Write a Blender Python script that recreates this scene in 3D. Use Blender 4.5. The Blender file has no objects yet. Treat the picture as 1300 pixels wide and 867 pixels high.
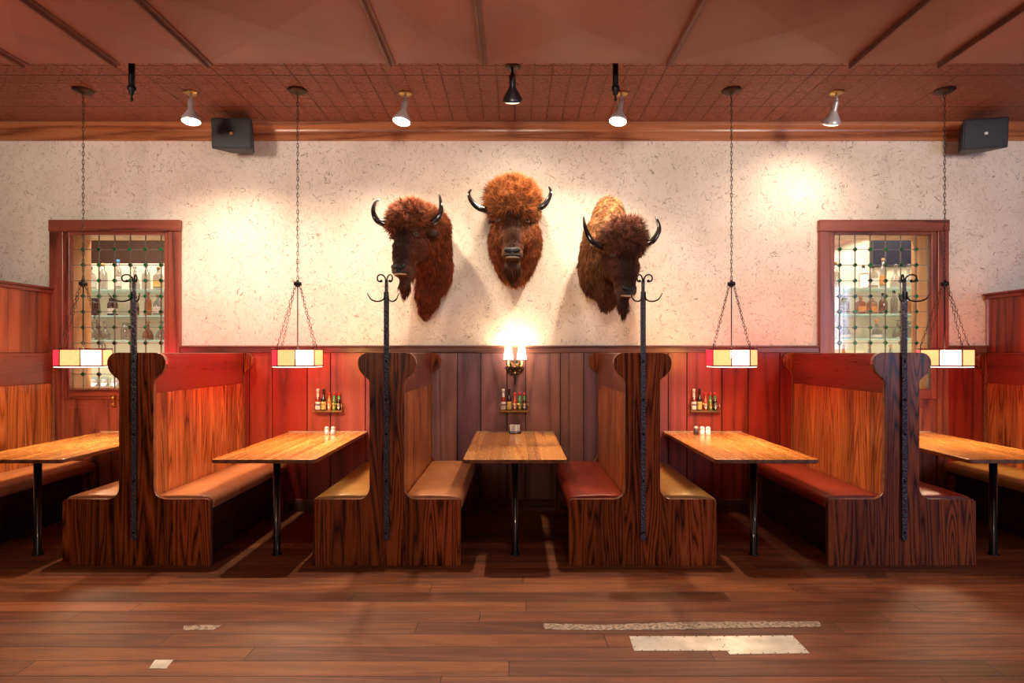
import bpy, bmesh, math, random
import numpy as np
from mathutils import Vector, Matrix, Euler, noise

random.seed(7)
PI = math.pi
R = math.radians
C = bpy.context.scene.collection
F = 740.0
VX, HY = 653.85, 447.5
EYE = 1.5
WALL = 5.53          # room face of the back wall
FRONT = 4.095        # front face of the booth ends
CEIL = 3.66


def at(x, y, Y):
    return Vector(((x - VX) * Y / F, Y, EYE + (HY - y) * Y / F))


# ------------------------------------------------------------------ materials
def new_mat(name):
    m = bpy.data.materials.new(name)
    m.use_nodes = True
    nt = m.node_tree
    b = nt.nodes['Principled BSDF']
    return m, nt, b


def N(nt, typ, **kw):
    n = nt.nodes.new(typ)
    for k, v in kw.items():
        setattr(n, k, v)
    return n


def setin(node, key, val):
    node.inputs[key].default_value = val


def math_n(nt, op, a, b=None, c=None, clamp=False):
    n = N(nt, 'ShaderNodeMath', operation=op, use_clamp=clamp)
    for i, v in enumerate((a, b, c)):
        if v is None:
            continue
        if isinstance(v, (int, float)):
            n.inputs[i].default_value = v
        else:
            nt.links.new(v, n.inputs[i])
    return n.outputs[0]


def mix_c(nt, fac, a, b, blend='MIX'):
    n = N(nt, 'ShaderNodeMix', data_type='RGBA', blend_type=blend)
    for i, v in ((0, fac), (6, a), (7, b)):
        if isinstance(v, (int, float)):
            n.inputs[i].default_value = v
        elif isinstance(v, tuple):
            n.inputs[i].default_value = (*v[:3], 1)
        else:
            nt.links.new(v, n.inputs[i])
    return n.outputs[2]


def ramp(nt, fac, stops):
    n = N(nt, 'ShaderNodeValToRGB')
    cr = n.color_ramp
    cr.elements[0].position, cr.elements[0].color = stops[0][0], (*stops[0][1], 1)
    cr.elements[1].position, cr.elements[1].color = stops[-1][0], (*stops[-1][1], 1)
    for p, c in stops[1:-1]:
        e = cr.elements.new(p)
        e.color = (*c, 1)
    nt.links.new(fac, n.inputs[0])
    return n.outputs[0]


def coords(nt, scale=(1, 1, 1), rnd=True):
    tc = N(nt, 'ShaderNodeTexCoord')
    out = tc.outputs['Object']
    if rnd:
        oi = N(nt, 'ShaderNodeObjectInfo')
        v = N(nt, 'ShaderNodeVectorMath', operation='SCALE')
        cx = N(nt, 'ShaderNodeCombineXYZ')
        nt.links.new(oi.outputs['Random'], cx.inputs[0])
        nt.links.new(oi.outputs['Random'], cx.inputs[1])
        nt.links.new(oi.outputs['Random'], cx.inputs[2])
        nt.links.new(cx.outputs[0], v.inputs[0])
        v.inputs['Scale'].default_value = 23.0
        a = N(nt, 'ShaderNodeVectorMath', operation='ADD')
        nt.links.new(out, a.inputs[0])
        nt.links.new(v.outputs[0], a.inputs[1])
        out = a.outputs[0]
    mp = N(nt, 'ShaderNodeMapping')
    mp.inputs['Scale'].default_value = scale
    nt.links.new(out, mp.inputs[0])
    return mp.outputs[0], tc.outputs['Object']


def noise_t(nt, vec, scale, detail=2.0, rough=0.5, dist=0.0):
    n = N(nt, 'ShaderNodeTexNoise')
    nt.links.new(vec, n.inputs['Vector'])
    setin(n, 'Scale', scale)
    setin(n, 'Detail', detail)
    setin(n, 'Roughness', rough)
    setin(n, 'Distortion', dist)
    return n.outputs[0]


def bump(nt, b, h, strength=0.3, dist=0.01):
    n = N(nt, 'ShaderNodeBump')
    setin(n, 'Strength', strength)
    setin(n, 'Distance', dist)
    nt.links.new(h, n.inputs['Height'])
    nt.links.new(n.outputs[0], b.inputs['Normal'])


def wood(name, dark, mid, light, axis='z', scale=3.0, bands=9.0, rough=0.35, stretch=0.1,
         board=None, contrast=1.0, tint=False, coat=0.0, rnd=True, bstr=0.15, spec=0.5):
    """Flat-sawn timber: contour lines of a stretched noise give the cathedral grain."""
    m, nt, b = new_mat(name)
    s = {'x': (stretch, 1, 1), 'y': (1, stretch, 1), 'z': (1, 1, stretch)}[axis]
    v, raw = coords(nt, s, rnd)
    if board:
        bw, bax = board
        sp = N(nt, 'ShaderNodeSeparateXYZ')
        nt.links.new(raw, sp.inputs[0])
        idx = math_n(nt, 'FLOOR', math_n(nt, 'DIVIDE', sp.outputs['xyz'.index(bax)], bw))
        wn = N(nt, 'ShaderNodeTexWhiteNoise', noise_dimensions='1D')
        nt.links.new(idx, wn.inputs['W'])
        off = N(nt, 'ShaderNodeVectorMath', operation='SCALE')
        nt.links.new(wn.outputs['Color'], off.inputs[0])
        off.inputs['Scale'].default_value = 9.0
        ad = N(nt, 'ShaderNodeVectorMath', operation='ADD')
        nt.links.new(v, ad.inputs[0])
        nt.links.new(off.outputs[0], ad.inputs[1])
        v = ad.outputs[0]
    big = noise_t(nt, v, scale, 1.5, 0.45, 0.25)
    pp = math_n(nt, 'PINGPONG', math_n(nt, 'MULTIPLY', big, bands), 0.5)
    pp = math_n(nt, 'MULTIPLY', pp, 2.0)
    fib = noise_t(nt, v, scale * 22, 3, 0.65)
    g = math_n(nt, 'ADD', math_n(nt, 'MULTIPLY', pp, 0.55), math_n(nt, 'MULTIPLY', fib, 0.6))
    c = ramp(nt, g, [(0.28, dark), (0.47, mid), (0.85, light)])
    slow = noise_t(nt, v, scale * 0.6, 2)
    c = mix_c(nt, math_n(nt, 'MULTIPLY', slow, 0.45 * contrast), c, dark)
    if board:
        k = math_n(nt, 'ADD', math_n(nt, 'MULTIPLY', wn.outputs['Value'], 0.5), 0.72)
        kc = N(nt, 'ShaderNodeCombineColor')
        for i in range(3):
            nt.links.new(k, kc.inputs[i])
        c = mix_c(nt, 1.0, c, kc.outputs[0], 'MULTIPLY')
    if tint:
        at_ = N(nt, 'ShaderNodeAttribute', attribute_name='tint')
        c = mix_c(nt, 1.0, c, at_.outputs['Color'], 'MULTIPLY')
    nt.links.new(c, b.inputs['Base Color'])
    rg = math_n(nt, 'ADD', math_n(nt, 'MULTIPLY', fib, 0.22), rough - 0.1)
    nt.links.new(rg, b.inputs['Roughness'])
    setin(b, 'Coat Weight', coat)
    setin(b, 'Specular IOR Level', spec)
    setin(b, 'Coat Roughness', 0.18)
    bump(nt, b, g, bstr, 0.004)
    return m


def plain(name, col, rough=0.5, metal=0.0, var=0.12, vscale=30.0, bstr=0.05, coat=0.0, spec=0.5):
    m, nt, b = new_mat(name)
    v, _ = coords(nt)
    n = noise_t(nt, v, vscale, 3)
    dk = tuple(x * (1 - var * 2) for x in col)
    lt = tuple(min(1, x * (1 + var)) for x in col)
    c = ramp(nt, n, [(0.3, dk), (0.7, lt)])
    nt.links.new(c, b.inputs['Base Color'])
    setin(b, 'Roughness', rough)
    setin(b, 'Metallic', metal)
    setin(b, 'Coat Weight', coat)
    setin(b, 'Specular IOR Level', spec)
    if bstr:
        bump(nt, b, n, bstr, 0.003)
    return m


def emis(name, col, strength, base=None):
    m, nt, b = new_mat(name)
    v, _ = coords(nt)
    n = noise_t(nt, v, 45, 3, 0.6, 0.8)
    c = ramp(nt, n, [(0.3, tuple(x * 0.8 for x in col)), (0.75, col)])
    setin(b, 'Base Color', (*(base or col), 1))
    nt.links.new(c, b.inputs['Emission Color'])
    setin(b, 'Emission Strength', strength)
    setin(b, 'Roughness', 0.25)
    return m


def thin_glass(name, col=(1, 1, 1), gloss=0.12, opac=0.0, body=(1, 1, 1)):
    m, nt, b = new_mat(name)
    nt.nodes.remove(b)
    out = nt.nodes['Material Output']
    tr = N(nt, 'ShaderNodeBsdfTransparent')
    tr.inputs[0].default_value = (*col, 1)
    gl = N(nt, 'ShaderNodeBsdfGlossy')
    setin(gl, 'Roughness', 0.06)
    lw = N(nt, 'ShaderNodeLayerWeight')
    setin(lw, 'Blend', 0.35)
    f = math_n(nt, 'ADD', math_n(nt, 'MULTIPLY', lw.outputs['Facing'], 0.55), gloss * 0.3, clamp=True)
    mx = N(nt, 'ShaderNodeMixShader')
    nt.links.new(f, mx.inputs[0])
    nt.links.new(tr.outputs[0], mx.inputs[1])
    nt.links.new(gl.outputs[0], mx.inputs[2])
    last = mx.outputs[0]
    if opac:
        df = N(nt, 'ShaderNodeBsdfDiffuse')
        df.inputs[0].default_value = (*body, 1)
        m2 = N(nt, 'ShaderNodeMixShader')
        m2.inputs[0].default_value = opac
        nt.links.new(last, m2.inputs[1])
        nt.links.new(df.outputs[0], m2.inputs[2])
        last = m2.outputs[0]
    nt.links.new(last, out.inputs[0])
    return m


def plaster():
    m, nt, b = new_mat('trowelled_plaster')
    v, _ = coords(nt, (1, 1, 1), False)
    # short trowel scratches: contour lines of a warped noise, shown only in patches
    n1 = noise_t(nt, v, 6.5, 3, 0.6, 1.6)
    l1 = math_n(nt, 'ABSOLUTE', math_n(nt, 'SUBTRACT', n1, 0.5))
    l1 = math_n(nt, 'SUBTRACT', 1.0, math_n(nt, 'DIVIDE', l1, 0.014), clamp=True)
    v2, _ = coords(nt, (1.5, 1, 1), False)
    n2 = noise_t(nt, v2, 11, 3, 0.6, 2.0)
    l2 = math_n(nt, 'ABSOLUTE', math_n(nt, 'SUBTRACT', n2, 0.46))
    l2 = math_n(nt, 'SUBTRACT', 1.0, math_n(nt, 'DIVIDE', l2, 0.016), clamp=True)
    gate = noise_t(nt, v, 9, 3, 0.6)
    g = math_n(nt, 'MULTIPLY', math_n(nt, 'SUBTRACT', gate, 0.46), 9, clamp=True)
    g2 = math_n(nt, 'MULTIPLY', math_n(nt, 'SUBTRACT', 0.52, gate), 9, clamp=True)
    lines = math_n(nt, 'ADD', math_n(nt, 'MULTIPLY', l1, g), math_n(nt, 'MULTIPLY', l2, g2), clamp=True)
    slow = noise_t(nt, v, 2.2, 3)
    base = ramp(nt, slow, [(0.3, (0.78, 0.68, 0.58)), (0.7, (0.88, 0.80, 0.70))])
    c = mix_c(nt, math_n(nt, 'MULTIPLY', lines, 0.85), base, (0.17, 0.10, 0.07))
    nt.links.new(c, b.inputs['Base Color'])
    setin(b, 'Roughness', 0.8)
    h = math_n(nt, 'ADD', math_n(nt, 'MULTIPLY', lines, -1.0), math_n(nt, 'MULTIPLY', noise_t(nt, v, 16, 4), 1.2))
    bump(nt, b, h, 0.45, 0.006)
    return m


def tin():
    m, nt, b = new_mat('pressed_tin')
    _, raw = coords(nt, (1, 1, 1), False)
    sp = N(nt, 'ShaderNodeSeparateXYZ')
    nt.links.new(raw, sp.inputs[0])

    def edge(sock, off, size):
        f = math_n(nt, 'FRACT', math_n(nt, 'DIVIDE', math_n(nt, 'SUBTRACT', sock, off), size))
        return math_n(nt, 'ABSOLUTE', math_n(nt, 'SUBTRACT', f, 0.5))       # 0.5 at a line
    T = 0.144
    ex, ey = edge(sp.outputs[0], 0.0, T), edge(sp.outputs[1], 5.121 - 8 * T * 4, T)
    e = math_n(nt, 'MAXIMUM', ex, math_n(nt, 'ADD', ey, 0.022))
    ridge = math_n(nt, 'MULTIPLY', math_n(nt, 'SUBTRACT', e, 0.455), 22, clamp=True)
    bx, by = edge(sp.outputs[0], 0.0, 4 * T), edge(sp.outputs[1], 5.121 - 8 * T * 4, 4 * T)
    seam = math_n(nt, 'MULTIPLY', math_n(nt, 'SUBTRACT', math_n(nt, 'MAXIMUM', bx, math_n(nt, 'ADD', by, 0.004)), 0.494), 250, clamp=True)
    v, _ = coords(nt, (1, 1, 1), False)
    em = noise_t(nt, v, 38, 3, 0.6, 1.5)
    # a pressed rosette in every small square
    rr = math_n(nt, 'SQRT', math_n(nt, 'ADD', math_n(nt, 'POWER', math_n(nt, 'SUBTRACT', 0.5, ex), 2), math_n(nt, 'POWER', math_n(nt, 'SUBTRACT', 0.5, ey), 2)))
    ring = math_n(nt, 'PINGPONG', math_n(nt, 'MULTIPLY', rr, 4.0), 0.5)
    h = math_n(nt, 'ADD', math_n(nt, 'MULTIPLY', ridge, 1.3), math_n(nt, 'MULTIPLY', em, 1.0))
    h = math_n(nt, 'ADD', h, math_n(nt, 'MULTIPLY', ring, 0.8))
    c = ramp(nt, em, [(0.3, (0.24, 0.070, 0.036)), (0.7, (0.43, 0.14, 0.074))])
    c = mix_c(nt, math_n(nt, 'MULTIPLY', ridge, 0.5), c, (0.50, 0.20, 0.11))
    c = mix_c(nt, math_n(nt, 'MULTIPLY', seam, 0.85), c, (0.04, 0.012, 0.008))
    nt.links.new(c, b.inputs['Base Color'])
    setin(b, 'Roughness', 0.42)
    bump(nt, b, h, 0.9, 0.016)
    return m


def floor_mat():
    m, nt, b = new_mat('worn_floorboards')
    _, raw = coords(nt, (1, 1, 1), False)
    sp = N(nt, 'ShaderNodeSeparateXYZ')
    nt.links.new(raw, sp.inputs[0])
    X, Y = sp.outputs[0], sp.outputs[1]
    BW, BL = 0.135, 2.3
    row = math_n(nt, 'FLOOR', math_n(nt, 'DIVIDE', Y, BW))
    wr = N(nt, 'ShaderNodeTexWhiteNoise', noise_dimensions='1D')
    nt.links.new(row, wr.inputs['W'])
    xs = math_n(nt, 'ADD', math_n(nt, 'DIVIDE', X, BL), math_n(nt, 'MULTIPLY', wr.outputs['Value'], 5))
    col = math_n(nt, 'FLOOR', xs)
    cid = N(nt, 'ShaderNodeCombineXYZ')
    nt.links.new(row, cid.inputs[0])
    nt.links.new(col, cid.inputs[1])
    wb = N(nt, 'ShaderNodeTexWhiteNoise', noise_dimensions='2D')
    nt.links.new(cid.outputs[0], wb.inputs['Vector'])
    ey = math_n(nt, 'ABSOLUTE', math_n(nt, 'SUBTRACT', math_n(nt, 'FRACT', math_n(nt, 'DIVIDE', Y, BW)), 0.5))
    ex = math_n(nt, 'ABSOLUTE', math_n(nt, 'SUBTRACT', math_n(nt, 'FRACT', xs), 0.5))
    gy = math_n(nt, 'MULTIPLY', math_n(nt, 'SUBTRACT', ey, 0.468), 45, clamp=True)
    gx = math_n(nt, 'MULTIPLY', math_n(nt, 'SUBTRACT', ex, 0.4985), 900, clamp=True)
    gap = math_n(nt, 'MAXIMUM', gy, gx)
    v, _ = coords(nt, (0.09, 1, 1), False)
    off = N(nt, 'ShaderNodeVectorMath', operation='SCALE')
    nt.links.new(wb.outputs['Color'], off.inputs[0])
    off.inputs['Scale'].default_value = 11
    ad = N(nt, 'ShaderNodeVectorMath', operation='ADD')
    nt.links.new(v, ad.inputs[0])
    nt.links.new(off.outputs[0], ad.inputs[1])
    v = ad.outputs[0]
    big = noise_t(nt, v, 7, 2, 0.5, 0.4)
    pp = math_n(nt, 'PINGPONG', math_n(nt, 'MULTIPLY', big, 5), 0.5)
    fib = noise_t(nt, v, 110, 4, 0.7)
    g = math_n(nt, 'ADD', math_n(nt, 'MULTIPLY', pp, 0.6), math_n(nt, 'MULTIPLY', fib, 0.8))
    c = ramp(nt, g, [(0.15, (0.055, 0.014, 0.005)), (0.55, (0.19, 0.054, 0.018)), (1.0, (0.36, 0.125, 0.045))])
    vw, _ = coords(nt, (0.5, 1.4, 1), False)
    wear = noise_t(nt, vw, 1.6, 5, 0.62, 0.5)
    wk = math_n(nt, 'MULTIPLY', math_n(nt, 'SUBTRACT', wear, 0.5), 3.0, clamp=True)
    c = mix_c(nt, math_n(nt, 'MULTIPLY', wk, 0.45), c, (0.36, 0.13, 0.052))
    wk2 = math_n(nt, 'MULTIPLY', math_n(nt, 'SUBTRACT', 0.45, wear), 4.0, clamp=True)
    c = mix_c(nt, math_n(nt, 'MULTIPLY', wk2, 0.5), c, (0.06, 0.020, 0.011))
    k = math_n(nt, 'ADD', math_n(nt, 'MULTIPLY', wb.outputs['Value'], 0.7), 0.62)
    kc = N(nt, 'ShaderNodeCombineColor')
    for i in range(3):
        nt.links.new(k, kc.inputs[i])
    c = mix_c(nt, 1.0, c, kc.outputs[0], 'MULTIPLY')
    c = mix_c(nt, math_n(nt, 'MULTIPLY', gap, 0.85), c, (0.02, 0.008, 0.005))
    # pale chips where the stain has flaked off
    vc, _ = coords(nt, (0.5, 1.2, 1), False)
    ch = noise_t(nt, vc, 26, 4, 0.7)
    ck = math_n(nt, 'MULTIPLY', math_n(nt, 'SUBTRACT', ch, 0.745), 40, clamp=True)
    c = mix_c(nt, math_n(nt, 'MULTIPLY', ck, 0.7), c, (0.45, 0.30, 0.2))
    nt.links.new(c, b.inputs['Base Color'])
    rg = math_n(nt, 'ADD', math_n(nt, 'MULTIPLY', fib, 0.2), math_n(nt, 'ADD', math_n(nt, 'MULTIPLY', wear, 0.25), 0.30))
    nt.links.new(rg, b.inputs['Roughness'])
    h = math_n(nt, 'SUBTRACT', math_n(nt, 'MULTIPLY', g, 0.3), gap)
    bump(nt, b, h, 0.5, 0.004)
    return m


def fur_mat():
    m, nt, b = new_mat('bison_fur')
    a = N(nt, 'ShaderNodeAttribute', attribute_name='tint')
    v, _ = coords(nt)
    n = noise_t(nt, v, 60, 3)
    c = mix_c(nt, math_n(nt, 'MULTIPLY', n, 0.35), a.outputs['Color'], (0.03, 0.012, 0.006))
    nt.links.new(c, b.inputs['Base Color'])
    setin(b, 'Roughness', 0.7)
    setin(b, 'Specular IOR Level', 0.2)
    return m


def hammered(name, col, rough):
    m, nt, b = new_mat(name)
    v, _ = coords(nt)
    n = N(nt, 'ShaderNodeTexVoronoi')
    nt.links.new(v, n.inputs['Vector'])
    setin(n, 'Scale', 70)
    setin(b, 'Base Color', (*col, 1))
    setin(b, 'Roughness', rough)
    setin(b, 'Metallic', 0.6)
    bump(nt, b, n.outputs['Distance'], 0.7, 0.01)
    return m


M = {}
M['plaster'] = plaster()
M['tin'] = tin()
M['floor'] = floor_mat()
M['fur'] = fur_mat()
M['end'] = wood('dark_stained_oak', (0.008, 0.002, 0.001), (0.27, 0.045, 0.009), (0.50, 0.115, 0.024), 'z', 7.5, 15, 0.34, 0.07, board=(0.13, 'x'), coat=0.05, spec=0.25)
M['edge'] = plain('panel_edge', (0.22, 0.085, 0.045), 0.28, 0, 0.2, coat=0.4)
M['plank'] = wood('oak_planking', (0.10, 0.018, 0.005), (0.36, 0.085, 0.020), (0.54, 0.165, 0.042), 'z', 8, 13, 0.33, 0.06, board=(0.095, 'y'), coat=0.3)
M['header'] = wood('mahogany_board', (0.11, 0.016, 0.009), (0.19, 0.030, 0.015), (0.22, 0.040, 0.020), 'y', 4, 2, 0.30, 0.05, coat=0.3, bstr=0.02)
M['table'] = wood('table_oak', (0.44, 0.14, 0.030), (0.66, 0.26, 0.060), (0.76, 0.35, 0.10), 'y', 5.5, 5, 0.24, 0.07, board=(0.092, 'x'), coat=0.5, bstr=0.05)
M['table_edge'] = wood('table_edge_oak', (0.09, 0.028, 0.012), (0.22, 0.080, 0.030), (0.33, 0.13, 0.05), 'y', 6, 6, 0.35, 0.1)
M['wains'] = wood('wainscot_boards', (0.15, 0.065, 0.056), (0.30, 0.135, 0.115), (0.42, 0.205, 0.165), 'z', 5, 4, 0.40, 0.06, tint=True, rnd=False, bstr=0.25)
M['rail'] = wood('chair_rail_wood', (0.06, 0.022, 0.018), (0.18, 0.065, 0.05), (0.27, 0.11, 0.08), 'x', 5, 4, 0.35, 0.06, rnd=False)
M['crown'] = wood('crown_wood', (0.20, 0.055, 0.020), (0.46, 0.16, 0.062), (0.60, 0.25, 0.11), 'x', 6, 5, 0.33, 0.05, rnd=False, coat=0.2)
M['frame'] = wood('window_frame_wood', (0.06, 0.014, 0.008), (0.24, 0.052, 0.028), (0.33, 0.085, 0.045), 'z', 5, 5, 0.38, 0.08, coat=0.15)
M['frame_h'] = wood('window_frame_wood_flat', (0.06, 0.014, 0.008), (0.24, 0.052, 0.028), (0.33, 0.085, 0.045), 'x', 5, 5, 0.38, 0.08, coat=0.15)
M['screen'] = wood('screen_boards', (0.07, 0.014, 0.007), (0.24, 0.050, 0.020), (0.35, 0.09, 0.035), 'z', 4, 5, 0.33, 0.08, board=(0.26, 'y'), coat=0.25)
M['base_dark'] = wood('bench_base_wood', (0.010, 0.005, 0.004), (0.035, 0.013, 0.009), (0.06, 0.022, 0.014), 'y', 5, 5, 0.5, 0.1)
M['jamb'] = wood('reveal_boards', (0.30, 0.12, 0.04), (0.50, 0.24, 0.09), (0.62, 0.33, 0.15), 'z', 4, 5, 0.45, 0.08)
M['iron'] = hammered('hammered_iron', (0.10, 0.095, 0.115), 0.42)
M['dark_iron'] = plain('dark_iron', (0.02, 0.016, 0.016), 0.45, 0.7)
M['bronze'] = plain('aged_bronze', (0.075, 0.05, 0.035), 0.42, 0.9)
M['pole'] = plain('black_pole_paint', (0.012, 0.012, 0.015), 0.25, 0.2, coat=0.5)
M['duct'] = plain('duct_paint', (0.29, 0.092, 0.058), 0.48, 0, 0.07, 3.0, 0.04)
M['duct_rib'] = plain('duct_rib_paint', (0.17, 0.05, 0.030), 0.45, 0, 0.15, 8)
M['chrome'] = plain('lamp_aluminium', (0.62, 0.61, 0.63), 0.35, 0.45, 0.05, bstr=0)
M['brass'] = plain('brass', (0.55, 0.36, 0.13), 0.3, 1.0, 0.1, bstr=0)
M['black_plastic'] = plain('speaker_plastic', (0.022, 0.023, 0.028), 0.5, 0, 0.1, 60)
M['grille'] = plain('speaker_grille', (0.016, 0.017, 0.024), 0.45, 0.2, 0.2, 300, 0.3)
M['logo_o'] = plain('orange_badge', (0.75, 0.25, 0.06), 0.4, bstr=0)
M['logo_w'] = plain('white_badge', (0.85, 0.85, 0.85), 0.4, bstr=0)
M['plate'] = plain('floor_plate_metal', (0.80, 0.76, 0.70), 0.42, 0.35, 0.14, 9, 0.3)
M['filler'] = plain('flaked_filler', (0.44, 0.33, 0.25), 0.7, 0, 0.38, 55, 0.5)
M['bulb'] = emis('lamp_glow', (1.0, 0.86, 0.66), 28)
M['bulb_dim'] = emis('lamp_glow_shaded', (1.0, 0.72, 0.42), 6)
M['shade_white'] = emis('sconce_shade_glow', (1.0, 0.80, 0.52), 7.0)
M['g_amber'] = emis('amber_stained_glass', (1.0, 0.52, 0.20), 1.0)
M['g_pink'] = emis('pale_pink_stained_glass', (1.0, 0.52, 0.42), 2.2)
M['g_red'] = emis('red_stained_glass', (1.0, 0.018, 0.035), 2.0)
M['diffuser'] = emis('frosted_diffuser', (1.0, 0.80, 0.62), 2.5)
M['came'] = plain('lead_came', (0.20, 0.18, 0.16), 0.4, 0.5, bstr=0)
M['came_red'] = plain('lamp_corner_lead', (0.16, 0.03, 0.025), 0.4, 0.3, bstr=0)
M['pane'] = thin_glass('window_pane_glass', (0.97, 0.97, 0.96), 0.05)
M['green'] = plain('green_jewel_glass', (0.012, 0.13, 0.035), 0.12, 0, 0.5, 12, 0, coat=0.6)
M['shelf_glass'] = thin_glass('shelf_glass', (0.95, 0.985, 0.97), 0.3, 0.35, (0.55, 0.8, 0.72))
M['bot_clear'] = thin_glass('clear_bottle_glass', (0.76, 0.75, 0.74), 0.4, 0.16, (0.36, 0.31, 0.28))
M['bot_amber'] = thin_glass('whiskey_bottle_glass', (0.85, 0.42, 0.12), 0.4, 0.15, (0.5, 0.2, 0.05))
M['bot_dark'] = thin_glass('dark_bottle_glass', (0.12, 0.08, 0.06), 0.4, 0.5, (0.05, 0.03, 0.02))
M['bot_brown'] = thin_glass('brown_spirit_glass', (0.6, 0.33, 0.2), 0.4, 0.15, (0.4, 0.2, 0.1))
M['lab_white'] = plain('white_label', (0.8, 0.76, 0.7), 0.6, bstr=0)
M['lab_orange'] = plain('orange_label', (0.75, 0.33, 0.08), 0.6, bstr=0)
M['lab_blue'] = plain('blue_label', (0.06, 0.3, 0.62), 0.6, bstr=0)
M['lab_black'] = plain('black_label', (0.05, 0.04, 0.045), 0.6, bstr=0)
M['lab_yellow'] = plain('yellow_label', (0.8, 0.55, 0.18), 0.6, bstr=0)
M['lab_green'] = plain('green_label', (0.1, 0.42, 0.12), 0.6, bstr=0)
M['lab_purple'] = plain('purple_label', (0.25, 0.14, 0.4), 0.6, bstr=0)
M['cork'] = plain('cork', (0.35, 0.2, 0.1), 0.8)
M['cap_red'] = plain('red_cap', (0.75, 0.035, 0.03), 0.35, bstr=0)
M['cap_white'] = plain('white_cap', (0.85, 0.82, 0.78), 0.4, bstr=0)
M['sauce_red'] = plain('red_sauce', (0.55, 0.06, 0.015), 0.15, bstr=0, coat=0.6)
M['sauce_orange'] = plain('orange_sauce', (0.75, 0.18, 0.03), 0.15, bstr=0, coat=0.6)
M['sauce_green'] = plain('green_sauce', (0.12, 0.22, 0.04), 0.15, bstr=0, coat=0.6)
M['sauce_dark'] = plain('dark_sauce', (0.025, 0.01, 0.008), 0.12, bstr=0, coat=0.6)
M['ketchup'] = plain('ketchup', (0.30, 0.02, 0.012), 0.15, bstr=0, coat=0.6)
M['salt'] = plain('salt', (0.85, 0.83, 0.8), 0.5, bstr=0)
M['pepper'] = plain('ground_pepper', (0.07, 0.03, 0.03), 0.6)
M['packet_pink'] = plain('pink_packet', (0.8, 0.30, 0.38), 0.6, bstr=0)
M['packet_blue'] = plain('pale_blue_packet', (0.55, 0.6, 0.75), 0.6, bstr=0)
M['horn'] = plain('polished_horn', (0.018, 0.015, 0.014), 0.16, 0, 0.5, 9, 0.02, coat=0.8)
M['nose'] = plain('wet_black_nose', (0.012, 0.010, 0.011), 0.5, 0, 0.2, 60, 0.3, coat=0.1)
M['lip'] = plain('pale_muzzle_skin', (0.20, 0.095, 0.055), 0.5, 0, 0.3, 40, 0.1)
M['eye'] = plain('glass_eye', (0.015, 0.008, 0.006), 0.05, bstr=0, coat=1.0)
M['teeth'] = plain('ivory_lip', (0.55, 0.42, 0.27), 0.4)
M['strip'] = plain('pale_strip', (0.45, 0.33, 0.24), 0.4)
M['bar_wall'] = plain('bar_back_wall', (0.80, 0.68, 0.52), 0.6, 0, 0.05, 6)
M['bar_dark'] = plain('bar_dark_wood', (0.055, 0.028, 0.02), 0.5)
M['bar_brown'] = plain('bar_ceiling', (0.16, 0.07, 0.045), 0.6)
M['tv'] = plain('dark_screen', (0.012, 0.014, 0.03), 0.35, bstr=0, spec=0.2)
M['room_wall'] = plain('far_wall_paint', (0.36, 0.22, 0.15), 0.7)


def leather(name, col, rough=0.36):
    m, nt, b = new_mat(name)
    v, _ = coords(nt)
    n = noise_t(nt, v, 7, 4, 0.6)
    c = ramp(nt, n, [(0.3, tuple(x * 0.78 for x in col)), (0.7, tuple(min(1, x * 1.12) for x in col))])
    nt.links.new(c, b.inputs['Base Color'])
    setin(b, 'Roughness', rough)
    vo = N(nt, 'ShaderNodeTexVoronoi')
    nt.links.new(v, vo.inputs['Vector'])
    setin(vo, 'Scale', 260)
    h = math_n(nt, 'ADD', math_n(nt, 'MULTIPLY', vo.outputs['Distance'], 0.25), noise_t(nt, v, 5, 3))
    bump(nt, b, h, 0.3, 0.012)
    return m


M['tan'] = leather('tan_vinyl', (0.56, 0.215, 0.085))
M['ochre'] = leather('ochre_vinyl', (0.46, 0.24, 0.065), 0.28)
M['oxblood'] = leather('oxblood_vinyl', (0.28, 0.036, 0.018), 0.28)


# ------------------------------------------------------------------ mesh helpers
def mat_face(fs, mi):
    for f in fs:
        f.material_index = mi


def add_box(bm, c, s, rot=None, mi=0):
    r = bmesh.ops.create_cube(bm, size=1.0)
    mt = Matrix.Translation(Vector(c)) @ (rot.to_4x4() if rot else Matrix.Identity(4)) @ Matrix.Diagonal((*s, 1))
    bmesh.ops.transform(bm, matrix=mt, verts=r['verts'])
    fs = set(f for v in r['verts'] for f in v.link_faces)
    mat_face(fs, mi)
    return r['verts']


def box2(bm, x0, x1, y0, y1, z0, z1, mi=0):
    return add_box(bm, ((x0 + x1) / 2, (y0 + y1) / 2, (z0 + z1) / 2), (abs(x1 - x0), abs(y1 - y0), abs(z1 - z0)), None, mi)


def frame_of(t):
    t = t.normalized()
    up = Vector((0, 0, 1)) if abs(t.z) < 0.95 else Vector((0, 1, 0))
    a = t.cross(up).normalized()
    return a, t.cross(a).normalized()


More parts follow.
